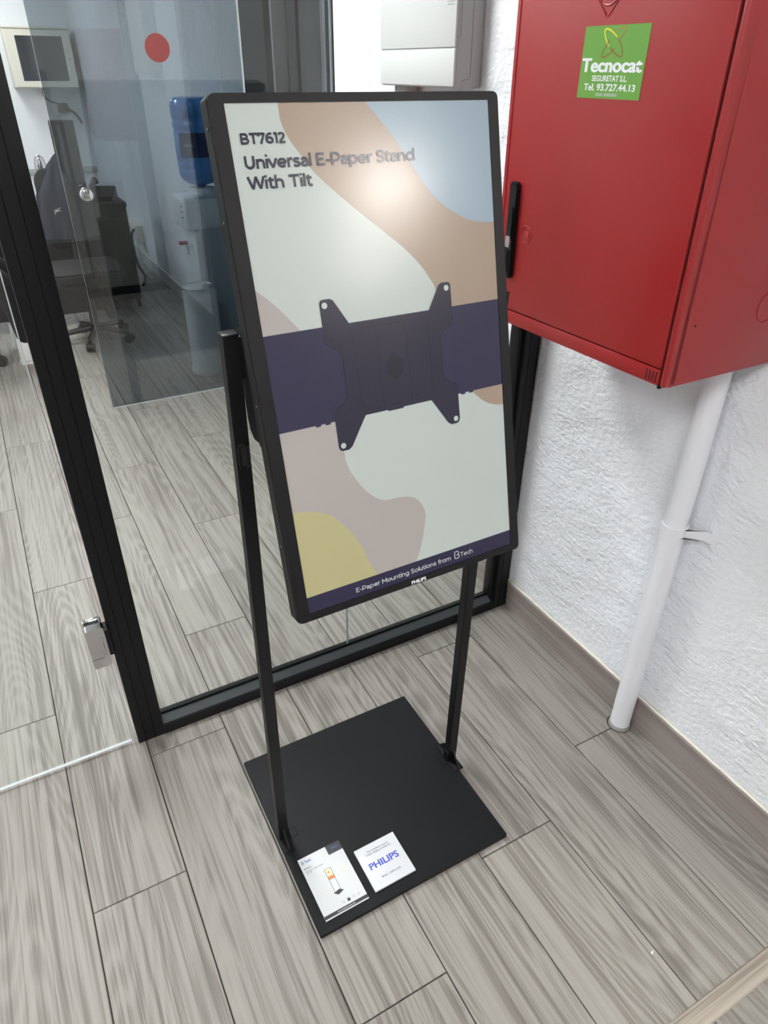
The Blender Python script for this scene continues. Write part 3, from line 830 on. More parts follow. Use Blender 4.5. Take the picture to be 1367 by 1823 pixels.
bB = spline([(79.5, -347), (79.5, -351), (82, -352), (86.5, -352), (88.5, -350), (88.5, -347.5), (86.5, -345.8), (83, -345.8), (86, -345.5), (87.5, -344), (87.5, -341), (85.5, -339.2), (81, -339.2), (79.5, -340.5), (79.5, -347)], 4)
stroke(bB, 0.8, lay(10), M['ep_white'], scn)
text('PHILIPS', -12, 17, -371.6, 6.0, 0.0016, M['white_print'], dp, 0.036, name='brand_lettering')
# side screws on the left flank
for yy in (0.335, 0.225, -0.02, -0.24):
    bm = NB(); cyl(bm, (OX0 - 0.0006, yy, -0.014), (OX0 + 0.001, yy, -0.014), 0.0042, seg=18)
    sc_ = finish('side_screw', bm, M['black_plastic'], dp, True)
    bm = NB(); cyl(bm, (OX0 - 0.0009, yy, -0.014), (OX0 - 0.0005, yy, -0.014), 0.0017, seg=8)
    finish('screw_socket', bm, M['steel'], sc_, True)

# ------------------------------------------------------------------ leaflets on the base plate
lf = thing('product_leaflet', 'white printed product leaflet with stand picture and dark corner tab on black plate', 'leaflet', (-0.9615, -0.614, BZ), (0, 0, R(0.6)))
bm = NB(); box(bm, -0.054, 0.054, -0.080, 0.080, 0.0, 0.0022, 0.0003, 1); finish('card', bm, M['paper'], lf)
def lp(pts, k, m, name='print'): return poly_obj(name, pts, 0.0022 + lay(k), M[m], lf)
lp([(17.5, 80), (54, 80), (54, 56), (17.5, 56)], 1, 'dark_ink', 'corner_tab')
lp([(-54, -69.5), (54, -69.5), (54, -77.5), (-54, -77.5)], 1, 'dark_ink', 'footer_bar')
lp([(-49.2, 22), (-48.6, 22), (-48.6, -69), (-49.2, -69)], 1, 'light_ink', 'fold_line')
lp([(-8.5, 28.5), (8, 28.5), (8, 1), (-8.5, 1)], 1, 'dark_ink', 'stand_picture')
lp([(-7.5, 27.5), (7, 27.5), (7, 9), (-7.5, 9)], 2, 'cream_ink', 'stand_picture')
lp([(-8, 9), (7.5, 9), (7.5, 2), (-8, 2)], 3, 'orange_ink', 'stand_picture')
lp([(-4, 21), (1, 21), (1, 16), (-4, 16)], 3, 'orange_ink', 'stand_picture')
lp([(-8.4, 2), (-7.4, 2), (-7.4, -32), (-8.4, -32)], 1, 'dark_ink', 'stand_picture')
lp([(6.4, 2), (7.4, 2), (7.4, -33), (6.4, -33)], 1, 'dark_ink', 'stand_picture')
lp([(-12, -32), (-3, -40), (12.5, -35), (4, -28.5)], 2, 'dark_ink', 'stand_picture')
for a, b, c, d in ((16, 40, 26, 25.4), (18, 44, 14, 13.4), (22, 42, 2, 1.4), (24, 24.6, 30, -4), (36, 36.6, 28, -2), (-30, -12, -14, -14.5), (-34, -18, -24, -24.5)):
    lp([(a, c), (b, c), (b, d), (a, d)], 1, 'cream_ink', 'room_sketch')
for x0 in (-5, 9, 22, 34):
    lp([(x0, -54), (x0 + 8, -54), (x0 + 8, -55), (x0, -55)], 1, 'light_ink', 'icon')
    stroke([(x0 + 4 + 2.6 * math.cos(i * 0.524), -60 + 2.6 * math.sin(i * 0.524)) for i in range(13)], 0.35, 0.0022 + lay(1), M['grey_ink'], lf, name='icon')
lp([(9, -57), (16, -57), (16, -64), (9, -64)], 2, 'dark_ink', 'icon')
zt = 0.0022 + lay(2)
text('Tech', -41, -25, 64.5, 6.5, zt, M['bt_blue'], lf, 0.03)
stroke(spline([(-48, 66), (-48, 64.5), (-46, 64), (-44, 65), (-44, 67), (-46, 67.5), (-44.6, 68.5), (-44.6, 70.5), (-46.5, 71), (-48, 70), (-48, 66)], 3), 0.7, zt, M['bt_blue'], lf)
text('BT7612', -48.2, -31, 49, 4.2, zt, M['grey_ink'], lf, 0.03)
text('Universal E-Paper Stand', -48, -5, 42.2, 3.0, zt, M['grey_ink'], lf, 0.02)
text('With Tilt', -48, -34, 37.2, 3.0, zt, M['grey_ink'], lf, 0.02)
text('www.btechavmounts.com', -22, 22, -75, 3.0, zt, M['light_ink'], lf, 0.02)
text('UNIQ', 29, 44, 67, 4.0, zt, M['bt_blue'], lf, 0.02)

lf2 = thing('acrylic_sign', 'square white acrylic sign with blue brand lettering on black plate', 'sign', (-0.835, -0.6345, BZ), (0, 0, R(0.6)))
bm = NB(); box(bm, -0.054, 0.054, -0.055, 0.055, 0.0, 0.006, 0.0008, 2); finish('panel', bm, M['acrylic'], lf2, True)
zt = 0.0062
text('PHILIPS', -38.5, 37.5, -6.5, 15.5, zt, M['blue_ink'], lf2, 0.028)
text('This installation uses an', -28, 29.5, 35.5, 4.2, zt, M['grey_ink'], lf2, 0.018)
text('E-Paper display provided by', -33.5, 33.5, 28.5, 4.2, zt, M['grey_ink'], lf2, 0.018)
text('Model : 32BDL5150I', -24, 26, -34, 4.2, zt, M['grey_ink'], lf2, 0.018)

# ------------------------------------------------------------------ red fire hose cabinet
CY0, CY1, CZ0, CZ1, CXF = -0.668, -0.150, 1.113, 1.835, -0.290
cb = thing('fire_hose_cabinet', 'red metal fire hose cabinet hung on the white right-hand wall', 'cabinet', (WX, (CY0 + CY1) / 2, CZ0), (R(-0.9), 0, 0))
base = Vector((WX, (CY0 + CY1) / 2, CZ0))
def cpart(name, bm, m, smooth=True, parent=None, label=None):
    o = finish(name, bm, m, parent or cb, smooth, base=base)
    if label: o['label'] = label
    return o
bm = NB(); box(bm, CXF + 0.012, WX - 0.001, CY0, CY1, CZ0, CZ1, 0.002)
cpart('body', bm, M['red'])
# front frame of the body: right flange and lower band; the door sits between
bm = NB(); box(bm, CXF, CXF + 0.03, CY0, CY0 + 0.0125, CZ0, CZ1, 0.005, 3); cpart('flange', bm, M['red'])
bm = NB(); box(bm, CXF + 0.001, CXF + 0.02, CY0 + 0.0165, CY1, CZ0 + 0.001, CZ0 + 0.0305, 0.0012)
band = cpart('lower_band', bm, M['red'])
for y0 in (-0.645, -0.6375, -0.630, -0.6225, -0.1785, -0.186, -0.1935, -0.201):
    bm = NB(); box(bm, CXF + 0.0004, CXF + 0.003, y0 - 0.0011, y0 + 0.0011, CZ0 + 0.006, CZ0 + 0.025); cpart('vent_slot', bm, M['red_dark'], False, band)
bm = NB(); box(bm, CXF - 0.001, CXF + 0.02, CY0 + 0.0165, CY1, CZ0 + 0.0325, CZ1, 0.003, 3)
door = cpart('cabinet_door', bm, M['red'])
bm = NB(); box(bm, CXF + 0.004, CXF + 0.018, CY0 + 0.011, CY0 + 0.018, CZ0 + 0.001, CZ1 - 0.001); cpart('seam', bm, M['red_dark'], False)
bm = NB(); cyl(bm, (CXF + 0.006, CY0 + 0.0155, CZ0 - 0.004), (CXF + 0.006, CY0 + 0.0155, CZ0 + 0.004), 0.004, seg=12); cpart('hinge_pin', bm, M['black_metal'])
bm = NB(); box(bm, CXF - 0.0022, CXF - 0.0008, CY1 - 0.0125, CY1 - 0.011, CZ0 + 0.034, CZ1 - 0.002); cpart('edge_crease', bm, M['red'], True, door)
# black handle near the left edge
def cyz(poly, lo, hi):
    b_ = NB(); return prism(b_, poly, 'x', lo, hi)
hy0, hy1, hz0, hz1 = -0.2125, -0.1845, 1.2135, 1.408
hb = cyz(rrect(hy0, hy1, hz0, hz1, 0.0095), CXF - 0.010, CXF - 0.0005)
bmesh.ops.bevel(hb, geom=[e for e in hb.edges if e.verts[0].co.x < CXF - 0.009 and e.verts[1].co.x < CXF - 0.009], offset=0.003, segments=2, affect='EDGES')
hd = cpart('handle', hb, M['black_plastic'], True, door, 'long black handle with a silver lock')
cpart('handle_grip', cyz(rrect(hy0 + 0.006, hy1 - 0.008, 1.29, 1.36, 0.004), CXF - 0.013, CXF - 0.009), M['black_metal'], True, hd)
cpart('lock_cover', cyz(rrect(hy0 + 0.006, hy1 - 0.008, 1.279, 1.302, 0.004), CXF - 0.0145, CXF - 0.009), M['steel'], True, hd)
cpart('handle_recess', cyz(rrect(hy0 + 0.007, hy1 - 0.010, 1.225, 1.272, 0.004), CXF - 0.0108, CXF - 0.009), M['alu_groove'], True, hd)
# embossed lock ring and the diamond emblem
def ring_x(cy, cz, r, t, name, parent, seg=40):
    bm = NB(); tube(bm, [(CXF - 0.0012, cy + r * math.cos(2 * math.pi * i / seg), cz + r * math.sin(2 * math.pi * i / seg)) for i in range(seg + 1)], t, 8)
    return cpart(name, bm, M['red'], True, parent)
ring_x(-0.2435, 1.310, 0.0165, 0.0013, 'embossed_ring', door)
bm = NB(); box(bm, CXF - 0.0022, CXF, -0.252, -0.238, 1.303, 1.317, 0.001); cpart('embossed_key', bm, M['red'], True, door)
ec, ez, ed = -0.395, 1.722, 0.046
bm = NB(); tube(bm, [(CXF - 0.0012, ec, ez - ed), (CXF - 0.0012, ec - ed, ez), (CXF - 0.0012, ec, ez + ed), (CXF - 0.0012, ec + ed, ez), (CXF - 0.0012, ec, ez - ed)], 0.0016, 8); cpart('embossed_diamond', bm, M['red'], True, door)
ring_x(ec, ez, 0.030, 0.0014, 'embossed_ring', door); ring_x(ec, ez, 0.022, 0.0014, 'embossed_ring', door)
bm = NB(); cyl(bm, (-0.245, CY0 - 0.0008, 1.222), (-0.245, CY0 + 0.001, 1.222), 0.0022, seg=12); cpart('screw_hole', bm, M['red_dark'])
bm = NB()
tube(bm, [(-0.055 + 0.028 * math.cos(2 * math.pi * i / 40), CY0 - 0.0002, 1.23 + 0.028 * math.sin(2 * math.pi * i / 40)) for i in range(41)], 0.0009, 6); cpart('knock_out', bm, M['red'])
# green service sticker, its own frame lying on the door
sk = thing('service_sticker', 'green square security company sticker with white lettering on red cabinet door', 'sticker', (CXF - 0.0012, -0.4138, 1.6115), (R(90), 0, R(-90)))
bm = NB(); box(bm, -0.0745, 0.0745, -0.0525, 0.0525, 0.0, 0.0005); finish('vinyl', bm, M['green'], sk)
zt = 0.0007
# the picture's sticker reads left to right towards the viewer's right (decreasing y)
text('Tecnocat', -71, 69, -13.0, 19, zt, M['white_print'], sk, 0.040)
text('SEGURETAT S.L.', -42, 41, -26.6, 8, zt, M['white_print'], sk, 0.022)
text('Tel. 93.727.44.13', -59, 62, -40.4, 9.5, zt, M['white_print'], sk, 0.030)
text('RASIC 005003859', -27, 23, -48.6, 4.2, zt, M['light_ink'], sk, 0.016)
stroke(spline([(-13, 23), (-22, 33.7), (-27.1, 43.2), (-24.2, 47.7), (-14.9, 46), (-5, 41.2), (3.2, 36.3)]), 1.3, zt, M['yel_line'], sk)
stroke(spline([(-4.8, 40.6), (6, 46.5), (17.2, 49.7), (21.5, 46.1), (16.4, 39.1), (7.8, 32.1)]), 1.0, zt, M['or_line'], sk)
stroke(spline([(-13.2, 31.4), (-21.5, 21), (-26.3, 10.4), (-20.2, 7.8), (-7.1, 13.5), (2, 19.7)]), 1.0, zt, M['br_line'], sk)
stroke(spline([(-8.9, 20.9), (3.5, 13.4), (17, 8.5), (21.6, 11.2), (17, 22.6), (7.6, 32.7)]), 1.0, zt, M['br_line'], sk)

# ------------------------------------------------------------------ white pipe on the wall
PR, PCX, PCY = 0.0275, -0.0310, -0.588
pp = thing('wall_pipe', 'white painted pipe rising from the floor to the red cabinet', 'pipe', (PCX, PCY, 0))
p = Part(pp)
bm = NB(); cyl(bm, (PCX, PCY, 0.002), (PCX, PCY, CZ0 + 0.012), PR, seg=40); p('tube', bm, M['pipe'])
bm = NB(); cyl(bm, (PCX, PCY, CZ0 - 0.012), (PCX, PCY, CZ0 + 0.002), PR + 0.005, seg=6); p('fitting', bm, M['pipe'])
bm = NB(); lathe(bm, [(PR + 0.0010, 0.0), (PR + 0.0040, 0.001), (PR + 0.002, 0.010), (PR - 0.001, 0.013)], PCX, PCY, 30); p('mortar_collar', bm, M['mortar'])
bm = NB(); cyl(bm, (PCX, PCY + 0.001, 0.0001), (PCX, PCY + 0.001, 0.0006), PR + 0.0065, seg=30); p('floor_cut', bm, M['hole'], False)
bm = NB()
cz = 0.688
lathe(bm, [(PR, -0.012), (PR + 0.0040, -0.012), (PR + 0.0040, 0.012), (PR, 0.012)], PCX, PCY, 36, cz)
clampo = p('pipe_clamp', bm, M['pipe'])
bm = NB()
prism(bm, [(PCX - 0.012, PCY - PR - 0.001), (PCX + 0.004, PCY - PR - 0.004), (WX - 0.006, PCY - PR - 0.030), (WX + 0.002, PCY - PR - 0.056), (WX + 0.002, PCY - PR - 0.060), (WX - 0.003, PCY - PR - 0.060), (WX - 0.012, PCY - PR - 0.034), (PCX - 0.006, PCY - PR + 0.004)], 'z', cz - 0.011, cz + 0.011)
p('clamp_lug', bm, M['pipe'], True, clampo)
bm = NB(); box(bm, PCX + 0.012, WX + 0.001, PCY + PR - 0.004, PCY + PR + 0.003, cz - 0.0085, cz + 0.0085); p('clamp_lug', bm, M['pipe'], True, clampo)

# ------------------------------------------------------------------ white unit on the wall beyond the glass
UY0, UY1, UZ0, UZ1, UD = 0.385, 0.800, 1.557, 2.02, 0.092
un = thing('wall_unit', 'white plastic appliance fixed to the wall behind the glass above display', 'wall appliance', (WX, UY0, UZ0))
p = Part(un)
bm = NB(); box(bm, WX - UD + 0.004, WX, UY0, UY1, UZ0, UZ1, 0.006, 3); p('casing', bm, M['unit_grey'])
bm = NB(); box(bm, WX - UD, WX - UD + 0.012, UY0 + 0.002, UY1, 1.6495, UZ1, 0.003); p('upper_cover', bm, M['unit_white'])
bm = NB(); box(bm, WX - UD, WX - UD + 0.012, UY0 + 0.002, UY1, UZ0 + 0.003, 1.6475, 0.003); p('lower_cover', bm, M['unit_white'])
def useam(pts):
    bm = NB(); tube(bm, [(WX - UD + a, UY0 - 0.0001, z) for a, z in pts], 0.0008, 6); p('casing_seam', bm, M['seam'])
useam([(0.014, 2.0), (0.016, 1.672), (0.008, 1.670)])
useam([(0.050, 2.0), (0.053, 1.585), (0.048, 1.578), (0.028, 1.574), (0.027, 1.558)])
bm = NB()
for i in range(5): box(bm, WX - UD - 0.0004, WX - UD + 0.002, UY0 + 0.012, UY0 + 0.045, 1.742 + i * 0.006, 1.7432 + i * 0.006)
p('grille', bm, M['seam'], False)
bm = NB(); box(bm, WX - 0.05, WX - 0.01, UY1 - 0.10, UY1 - 0.02, UZ0 - 0.022, UZ0 + 0.002); p('underside_duct', bm, M['unit_grey'])

# ------------------------------------------------------------------ office: water cooler, bin
wc = thing('water_cooler', 'white water cooler with a red tap under a blue bottle behind smoked glass', 'water cooler', (-0.10, 3.06, 0))
p = Part(wc)
kx0, kx1, ky0, ky1 = -0.262, 0.002, 2.805, 3.065
bm = NB(); box(bm, kx0 + 0.075, kx1, ky0, ky1, 0.0, 0.985, 0.012, 3); p('cabinet_column', bm, M['cooler_grey'])
bm = NB(); box(bm, kx0, kx1, ky0 - 0.006, ky1 + 0.006, 0.80, 0.975, 0.025, 4); p('top_housing', bm, M['cooler'])
bm = NB(); box(bm, kx0 + 0.05, kx0 + 0.08, ky0 + 0.01, ky1 - 0.01, 0.34, 0.80, 0.008, 2); p('front_panel', bm, M['cooler'])
bm = NB(); box(bm, kx0 + 0.02, kx0 + 0.08, ky0 + 0.01, ky1 - 0.01, 0.0, 0.34, 0.01, 2); p('lower_housing', bm, M['cooler'])
bm = NB(); lathe(bm, [(0.105, 0.0), (0.105, 0.015), (0.075, 0.025), (0.07, 0.045)], -0.106, 2.935, 32, 0.968); p('bottle_collar', bm, M['cooler'])
for yy in (2.90,):
    m_ = M['tap_red'] if yy < 3.0 else M['bt_blue']
    bm = NB(); box(bm, kx0 + 0.005, kx0 + 0.06, yy - 0.012, yy + 0.012, 0.690, 0.715, 0.004); tp = p('tap', bm, M['cooler'])
    bm = NB(); cyl(bm, (kx0 + 0.016, yy, 0.655), (kx0 + 0.016, yy, 0.695), 0.008, seg=14); p('spout', bm, M['cooler'], True, tp)
    bm = NB(); box(bm, kx0 - 0.030, kx0 + 0.022, yy - 0.012, yy + 0.012, 0.712, 0.732, 0.005); p('tap_lever', bm, m_, True, tp)
for k in range(3):
    bm = NB(); box(bm, kx0 - 0.001, kx0 + 0.004, ky0 + 0.02, ky0 + 0.06, 0.865 + k * 0.03, 0.873 + k * 0.03); p('indicator_slot', bm, M['dark_ink'], False)
wb_ = thing('water_bottle', 'large ribbed blue water bottle upside down on the cooler', 'water bottle', (-0.106, 2.935, 1.018))
p = Part(wb_)
prof = [(r_ * 0.885, z_ * 0.965) for r_, z_ in [(0.030, 0.0), (0.034, 0.008), (0.085, 0.018), (0.118, 0.042), (0.132, 0.075), (0.133, 0.095), (0.126, 0.102), (0.133, 0.110), (0.134, 0.130), (0.127, 0.137), (0.134, 0.146), (0.134, 0.290), (0.127, 0.300), (0.135, 0.310), (0.135, 0.338), (0.126, 0.348), (0.136, 0.360), (0.137, 0.420), (0.128, 0.448), (0.100, 0.462), (0.020, 0.456)]]
bm = NB(); lathe(bm, prof, -0.106, 2.935, 56, 1.018); p('bottle_shell', bm, M['water'], 'all')
bm = NB()
lab = []
for k in range(17):
    a = R(205 + 85 * k / 16)
    lab.append((-0.106 + 0.1195 * math.cos(a), 2.935 + 0.1195 * math.sin(a)))
v0 = [bm.verts.new((x, y, 1.018 + 0.158)) for x, y in lab]; v1 = [bm.verts.new((x, y, 1.018 + 0.278)) for x, y in lab]
for k in range(16): bm.faces.new((v0[k], v0[k + 1], v1[k + 1], v1[k]))
lo_ = p('bottle_label', bm, M['label'], 'all')
rot = Matrix.Translation(Vector((-0.106 + 0.1215 * math.cos(R(236)), 2.935 + 0.1215 * math.sin(R(236)), 1.235)) - Vector(wb_.location)) @ Matrix.Rotation(R(236 + 90), 4, 'Z') @ Matrix.Rotation(R(90), 4, 'X')
text('SERVICE', -28, 28, -4, 9, 0.001, M['light_ink'], lo_, 0.02, rot=rot)

bn = thing('waste_bin', 'tall pale cylindrical bin on the floor in front of the water cooler', 'bin', (-0.262, 2.690, 0))
p = Part(bn)
bm = NB(); lathe(bm, [(0.102, 0.0), (0.107, 0.008), (0.107, 0.03), (0.100, 0.042), (0.098, 0.06), (0.098, 0.515), (0.094, 0.52), (0.090, 0.515), (0.090, 0.40), (0.02, 0.39)], -0.262, 2.690, 44); p('bin_body', bm, M['cooler'], True)
bm = NB(); lathe(bm, [(0.099, 0.510), (0.101, 0.516), (0.099, 0.523), (0.091, 0.524), (0.089, 0.519)], -0.262, 2.690, 44); p('steel_rim', bm, M['steel'], True)

# ------------------------------------------------------------------ office: desk group
dk = thing('office_desk', 'dark grey office desk with a deep front panel behind smoked glass', 'desk', (-1.35, 4.25, 0))
p = Part(dk)
bm = NB(); box(bm, -2.2, -0.565, 4.02, 4.75, 0.665, 0.745, 0.003); p('desktop', bm, M['desk_grey'])
bm = NB(); box(bm, -2.15, -0.615, 4.06, 4.085, 0.075, 0.665); p('front_panel', bm, M['desk_panel'], False)
bm = NB(); box(bm, -0.615, -0.58, 4.06, 4.72, 0.0, 0.665); p('side_panel', bm, M['desk_black'], False)
bm = NB(); box(bm, -2.19, -2.15, 4.06, 4.72, 0.0, 0.665); p('side_panel', bm, M['desk_black'], False)
bc = thing('black_pedestal', 'black wheeled pedestal standing right of the grey desk', 'pedestal', (-0.43, 4.55, 0))
p = Part(bc)
bm = NB(); box(bm, -0.54, -0.325, 4.26, 4.92, 0.07, 0.735, 0.003); p('carcass', bm, M['desk_black'])
bm = NB(); box(bm, -0.545, -0.318, 4.25, 4.93, 0.735, 0.765, 0.003); p('top_board', bm, M['desk_black'])
for x in (-0.52, -0.35):
    for y in (4.29, 4.88):
        bm = NB(); cyl(bm, (x - 0.012, y, 0.030), (x + 0.012, y, 0.030), 0.030, seg=18); box(bm, x - 0.014, x + 0.014, y - 0.012, y + 0.012, 0.05, 0.072); p('caster', bm, M['black_plastic'])
mn = thing('monitor', 'black flat monitor seen from behind on the office desk', 'monitor', (-0.625, 4.45, 0.745), (0, 0, R(-30)))
bm = NB(); box(bm, -0.085, 0.085, -0.02, 0.02, 0.02, 0.54, 0.012, 3); finish('monitor_shell', bm, M['black_plastic'], mn, True)
bm = NB(); box(bm, -0.03, 0.03, -0.015, 0.03, 0.0, 0.25, 0.004); finish('monitor_neck', bm, M['black_plastic'], mn, True)
bm = NB(); prism(bm, rrect(-0.055, 0.055, -0.06, 0.07, 0.02), 'z', 0.0, 0.012); finish('monitor_foot', bm, M['black_plastic'], mn, True)
ph = thing('desk_phone', 'black desk telephone on top of the pedestal', 'telephone', (-0.43, 4.46, 0.765), (0, 0, R(-20)))
bm = NB(); prism(bm, [(-0.10, 0.0), (0.10, 0.0), (0.10, 0.075), (0.06, 0.085), (-0.10, 0.03)], 'x', -0.085, 0.075)
bmesh.ops.bevel(bm, geom=bm.edges[:], offset=0.005, segments=2, affect='EDGES'); finish('phone_base', bm, M['black_plastic'], ph, True)
bm = NB(); tube(bm, spline([(-0.06, -0.09, 0.055), (-0.065, -0.07, 0.085), (-0.065, 0.0, 0.105), (-0.065, 0.07, 0.125), (-0.06, 0.09, 0.10)], 4), 0.020, 10); finish('handset', bm, M['black_plastic'], ph, True)

def office_chair(name, label, loc, rz, cloth, bw=0.21):
    t = thing(name, label, 'office chair', loc, (0, 0, rz), group='wheeled office chairs')
    for i in range(5):
        a = 2 * math.pi * i / 5 + 0.9
        d = Vector((math.cos(a), math.sin(a), 0))
        bm = NB(); cyl(bm, d * 0.03 + Vector((0, 0, 0.095)), d * 0.23 + Vector((0, 0, 0.07)), 0.022, 0.016, 12)
        lg = finish('base_spoke', bm, M['black_plastic'], t, True)
        n_ = Vector((-d.y, d.x, 0))
        bm = NB(); cyl(bm, d * 0.235 - n_ * 0.022 + Vector((0, 0, 0.030)), d * 0.235 + n_ * 0.022 + Vector((0, 0, 0.030)), 0.030, seg=18); cyl(bm, d * 0.23 + Vector((0, 0, 0.03)), d * 0.23 + Vector((0, 0, 0.075)), 0.009, seg=8)
        finish('caster', bm, M['black_plastic'], lg, True)
    bm = NB(); cyl(bm, (0, 0, 0.07), (0, 0, 0.43), 0.028, 0.022, 18); finish('gas_lift', bm, M['black_metal'], t, True)
    bm = NB(); prism(bm, rrect(-0.24, 0.24, -0.23, 0.23, 0.07), 'z', 0.43, 0.50)
    bmesh.ops.bevel(bm, geom=[e for e in bm.edges if abs(e.verts[0].co.z - e.verts[1].co.z) < 1e-5], offset=0.015, segments=2, affect='EDGES'); finish('seat', bm, cloth, t, True)
    bm = NB(); cyl(bm, (-0.20, 0, 0.42), (-0.275, 0, 0.62), 0.018, seg=10); finish('back_stem', bm, M['black_metal'], t, True)
    bm = NB(); prism(bm, rrect(-bw, bw, 0.56, 1.05, 0.08), 'x', -0.30, -0.255)
    bmesh.ops.bevel(bm, geom=[e for e in bm.edges if abs(e.verts[0].co.x - e.verts[1].co.x) < 1e-5], offset=0.012, segments=2, affect='EDGES'); finish('backrest', bm, cloth, t, True)
    return t
office_chair('office_chair', 'black wheeled office chair carrying a navy jacket beside the desk', (-0.775, 3.60, 0), R(-90), M['fabric_black'], 0.15)

# navy jacket over that chair's back
jk = thing('jacket', 'dark navy jacket with a small white logo hung over chair back', 'jacket', (-0.765, 3.872, 1.06))
def jacket():
    bm = NB()
    nx, nz = 16, 18
    def surf(side):
        rows = []
        for j in range(nz + 1):
            v = j / nz
            z = 1.13 - 0.50 * v
            hw = 0.035 + 0.125 * min(1, v * 2.3) ** 0.8 + 0.02 * v
            row = []
            for i in range(nx + 1):
                u = i / nx * 2 - 1
                fold = 0.010 * math.sin(u * 9 + v * 4) + 0.006 * math.sin(u * 17 - v * 6)
                bul = 0.055 * (1 - u * u) ** 0.5 * (0.35 + 0.65 * min(1, v * 3))
                row.append(bm.verts.new((-0.765 + u * hw, 3.872 + side * (bul + fold * min(1, v * 3)), z - 0.03 * abs(u) * (1 - v))))
            rows.append(row)
        for a, b in zip(rows, rows[1:]):
            for i in range(nx): bm.faces.new((a[i], a[i + 1], b[i + 1], b[i]))
        return rows
    f, b = surf(-1), surf(1)
    bmesh.ops.remove_doubles(bm, verts=bm.verts[:], dist=0.0005)
    return bm
o = finish('jacket_shell', jacket(), M['fabric_navy'], jk, 'all', base=jk.location)
rot = Matrix.Translation(Vector((-0.83, 3.802, 0.80)) - Vector(jk.location)) @ Matrix.Rotation(R(90), 4, 'X') @ Matrix.Rotation(R(16), 4, 'Z')
text('JMC', -26, 26, 0, 20, 0.0, M['light_ink'], jk, 0.01, shear=0.35, rot=rot)

# silver ornament on the desk, just left of the jacket
og = thing('silver_ornament', 'small shiny silver ornament peeping out left of the navy jacket', 'ornament', (-0.835, 4.25, 0.745))
p = Part(og)
bm = NB(); lathe(bm, [(0.045, 0.0), (0.045, 0.008), (0.010, 0.016), (0.008, 0.17), (0.02, 0.20), (0.034, 0.245), (0.038, 0.29), (0.026, 0.335), (0.006, 0.35)], -0.835, 4.25, 28, 0.745); p('ornament_body', bm, M['chrome'], True)

# ------------------------------------------------------------------ office back wall: rack cabinet and cables
rk = thing('rack_cabinet', 'cream wall-mounted rack cabinet with dark glass front on office back wall', 'cabinet', (-0.345, YB, 1.41))
p = Part(rk)
RY = YB - 0.30
bm = NB(); box(bm, -0.64, -0.045, RY + 0.02, YB, 1.41, 1.905, 0.004); p('housing', bm, M['cream'])
bm = NB()
for a, b, c, d in ((-0.635, -0.55, 1.42, 1.895), (-0.125, -0.05, 1.42, 1.895), (-0.55, -0.125, 1.42, 1.47), (-0.55, -0.125, 1.845, 1.895)): box(bm, a, b, RY, RY + 0.025, c, d)
fr_ = p('front_door', bm, M['cream'], False)
bm = NB(); box(bm, -0.55, -0.125, RY + 0.01, RY + 0.02, 1.47, 1.845); p('door_window', bm, M['dark_glass'], False, fr_)
bm = NB(); cyl(bm, (-0.088, RY - 0.004, 1.66), (-0.088, RY + 0.002, 1.66), 0.008, seg=14); p('door_lock', bm, M['dark_ink'], True, fr_)
bm = NB(); box(bm, -0.645, -0.04, RY + 0.005, YB, 1.905, 1.918); p('top_ledge', bm, M['cream'], False)

sb = thing('adapter_box', 'black power adapter with looping wires below the rack cabinet', 'adapter', (-0.22, YB, 1.22))
p = Part(sb)
bm = NB(); box(bm, -0.265, -0.165, YB - 0.07, YB, 1.18, 1.27, 0.008); p('adapter_body', bm, M['black_plastic'])
def wire(name, pts, r, part, m='black_plastic'):
    bm = NB(); tube(bm, spline(pts, 6), r, 6); part(name, bm, M[m], 'all')
wire('wire', [(-0.36, YB - 0.02, 1.41), (-0.38, YB - 0.03, 1.35), (-0.33, YB - 0.03, 1.29), (-0.26, YB - 0.03, 1.27)], 0.008, p)
wire('wire', [(-0.27, YB - 0.03, 1.27), (-0.31, YB - 0.03, 1.22), (-0.30, YB - 0.03, 1.16), (-0.24, YB - 0.03, 1.15), (-0.17, YB - 0.03, 1.17)], 0.007, p, 'cream')
wire('wire', [(-0.17, YB - 0.03, 1.21), (-0.10, YB - 0.03, 1.17), (-0.05, YB - 0.03, 1.08)], 0.014, p)
cd = thing('wall_conduit', 'thin grey cable conduit running along the office back wall', 'conduit', (-1.3, YB, 0.68))
p = Part(cd)
bm = NB(); box(bm, -2.4, WX, YB - 0.03, YB, 0.60, 0.66, 0.004); p('conduit_cover', bm, M['unit_grey'])

so = thing('socket_box', 'pale socket box low on the right wall behind the pedestal', 'socket', (WX, 6.1, 0.30))
p = Part(so)
bm = NB(); box(bm, WX - 0.07, WX, 5.55, 6.0, 0.22, 0.37, 0.006); p('socket_cover', bm, M['cream'])
wire('cable', [(WX - 0.06, 5.60, 0.34), (WX - 0.12, 5.50, 0.30), (WX - 0.14, 5.35, 0.10), (WX - 0.12, 5.2, 0.012), (WX - 0.20, 4.9, 0.008)], 0.012, p)
wire('cable', [(WX - 0.05, 5.58, 0.30), (WX - 0.09, 5.45, 0.22), (WX - 0.10, 5.30, 0.05), (WX - 0.08, 5.05, 0.009)], 0.009, p, 'unit_grey')

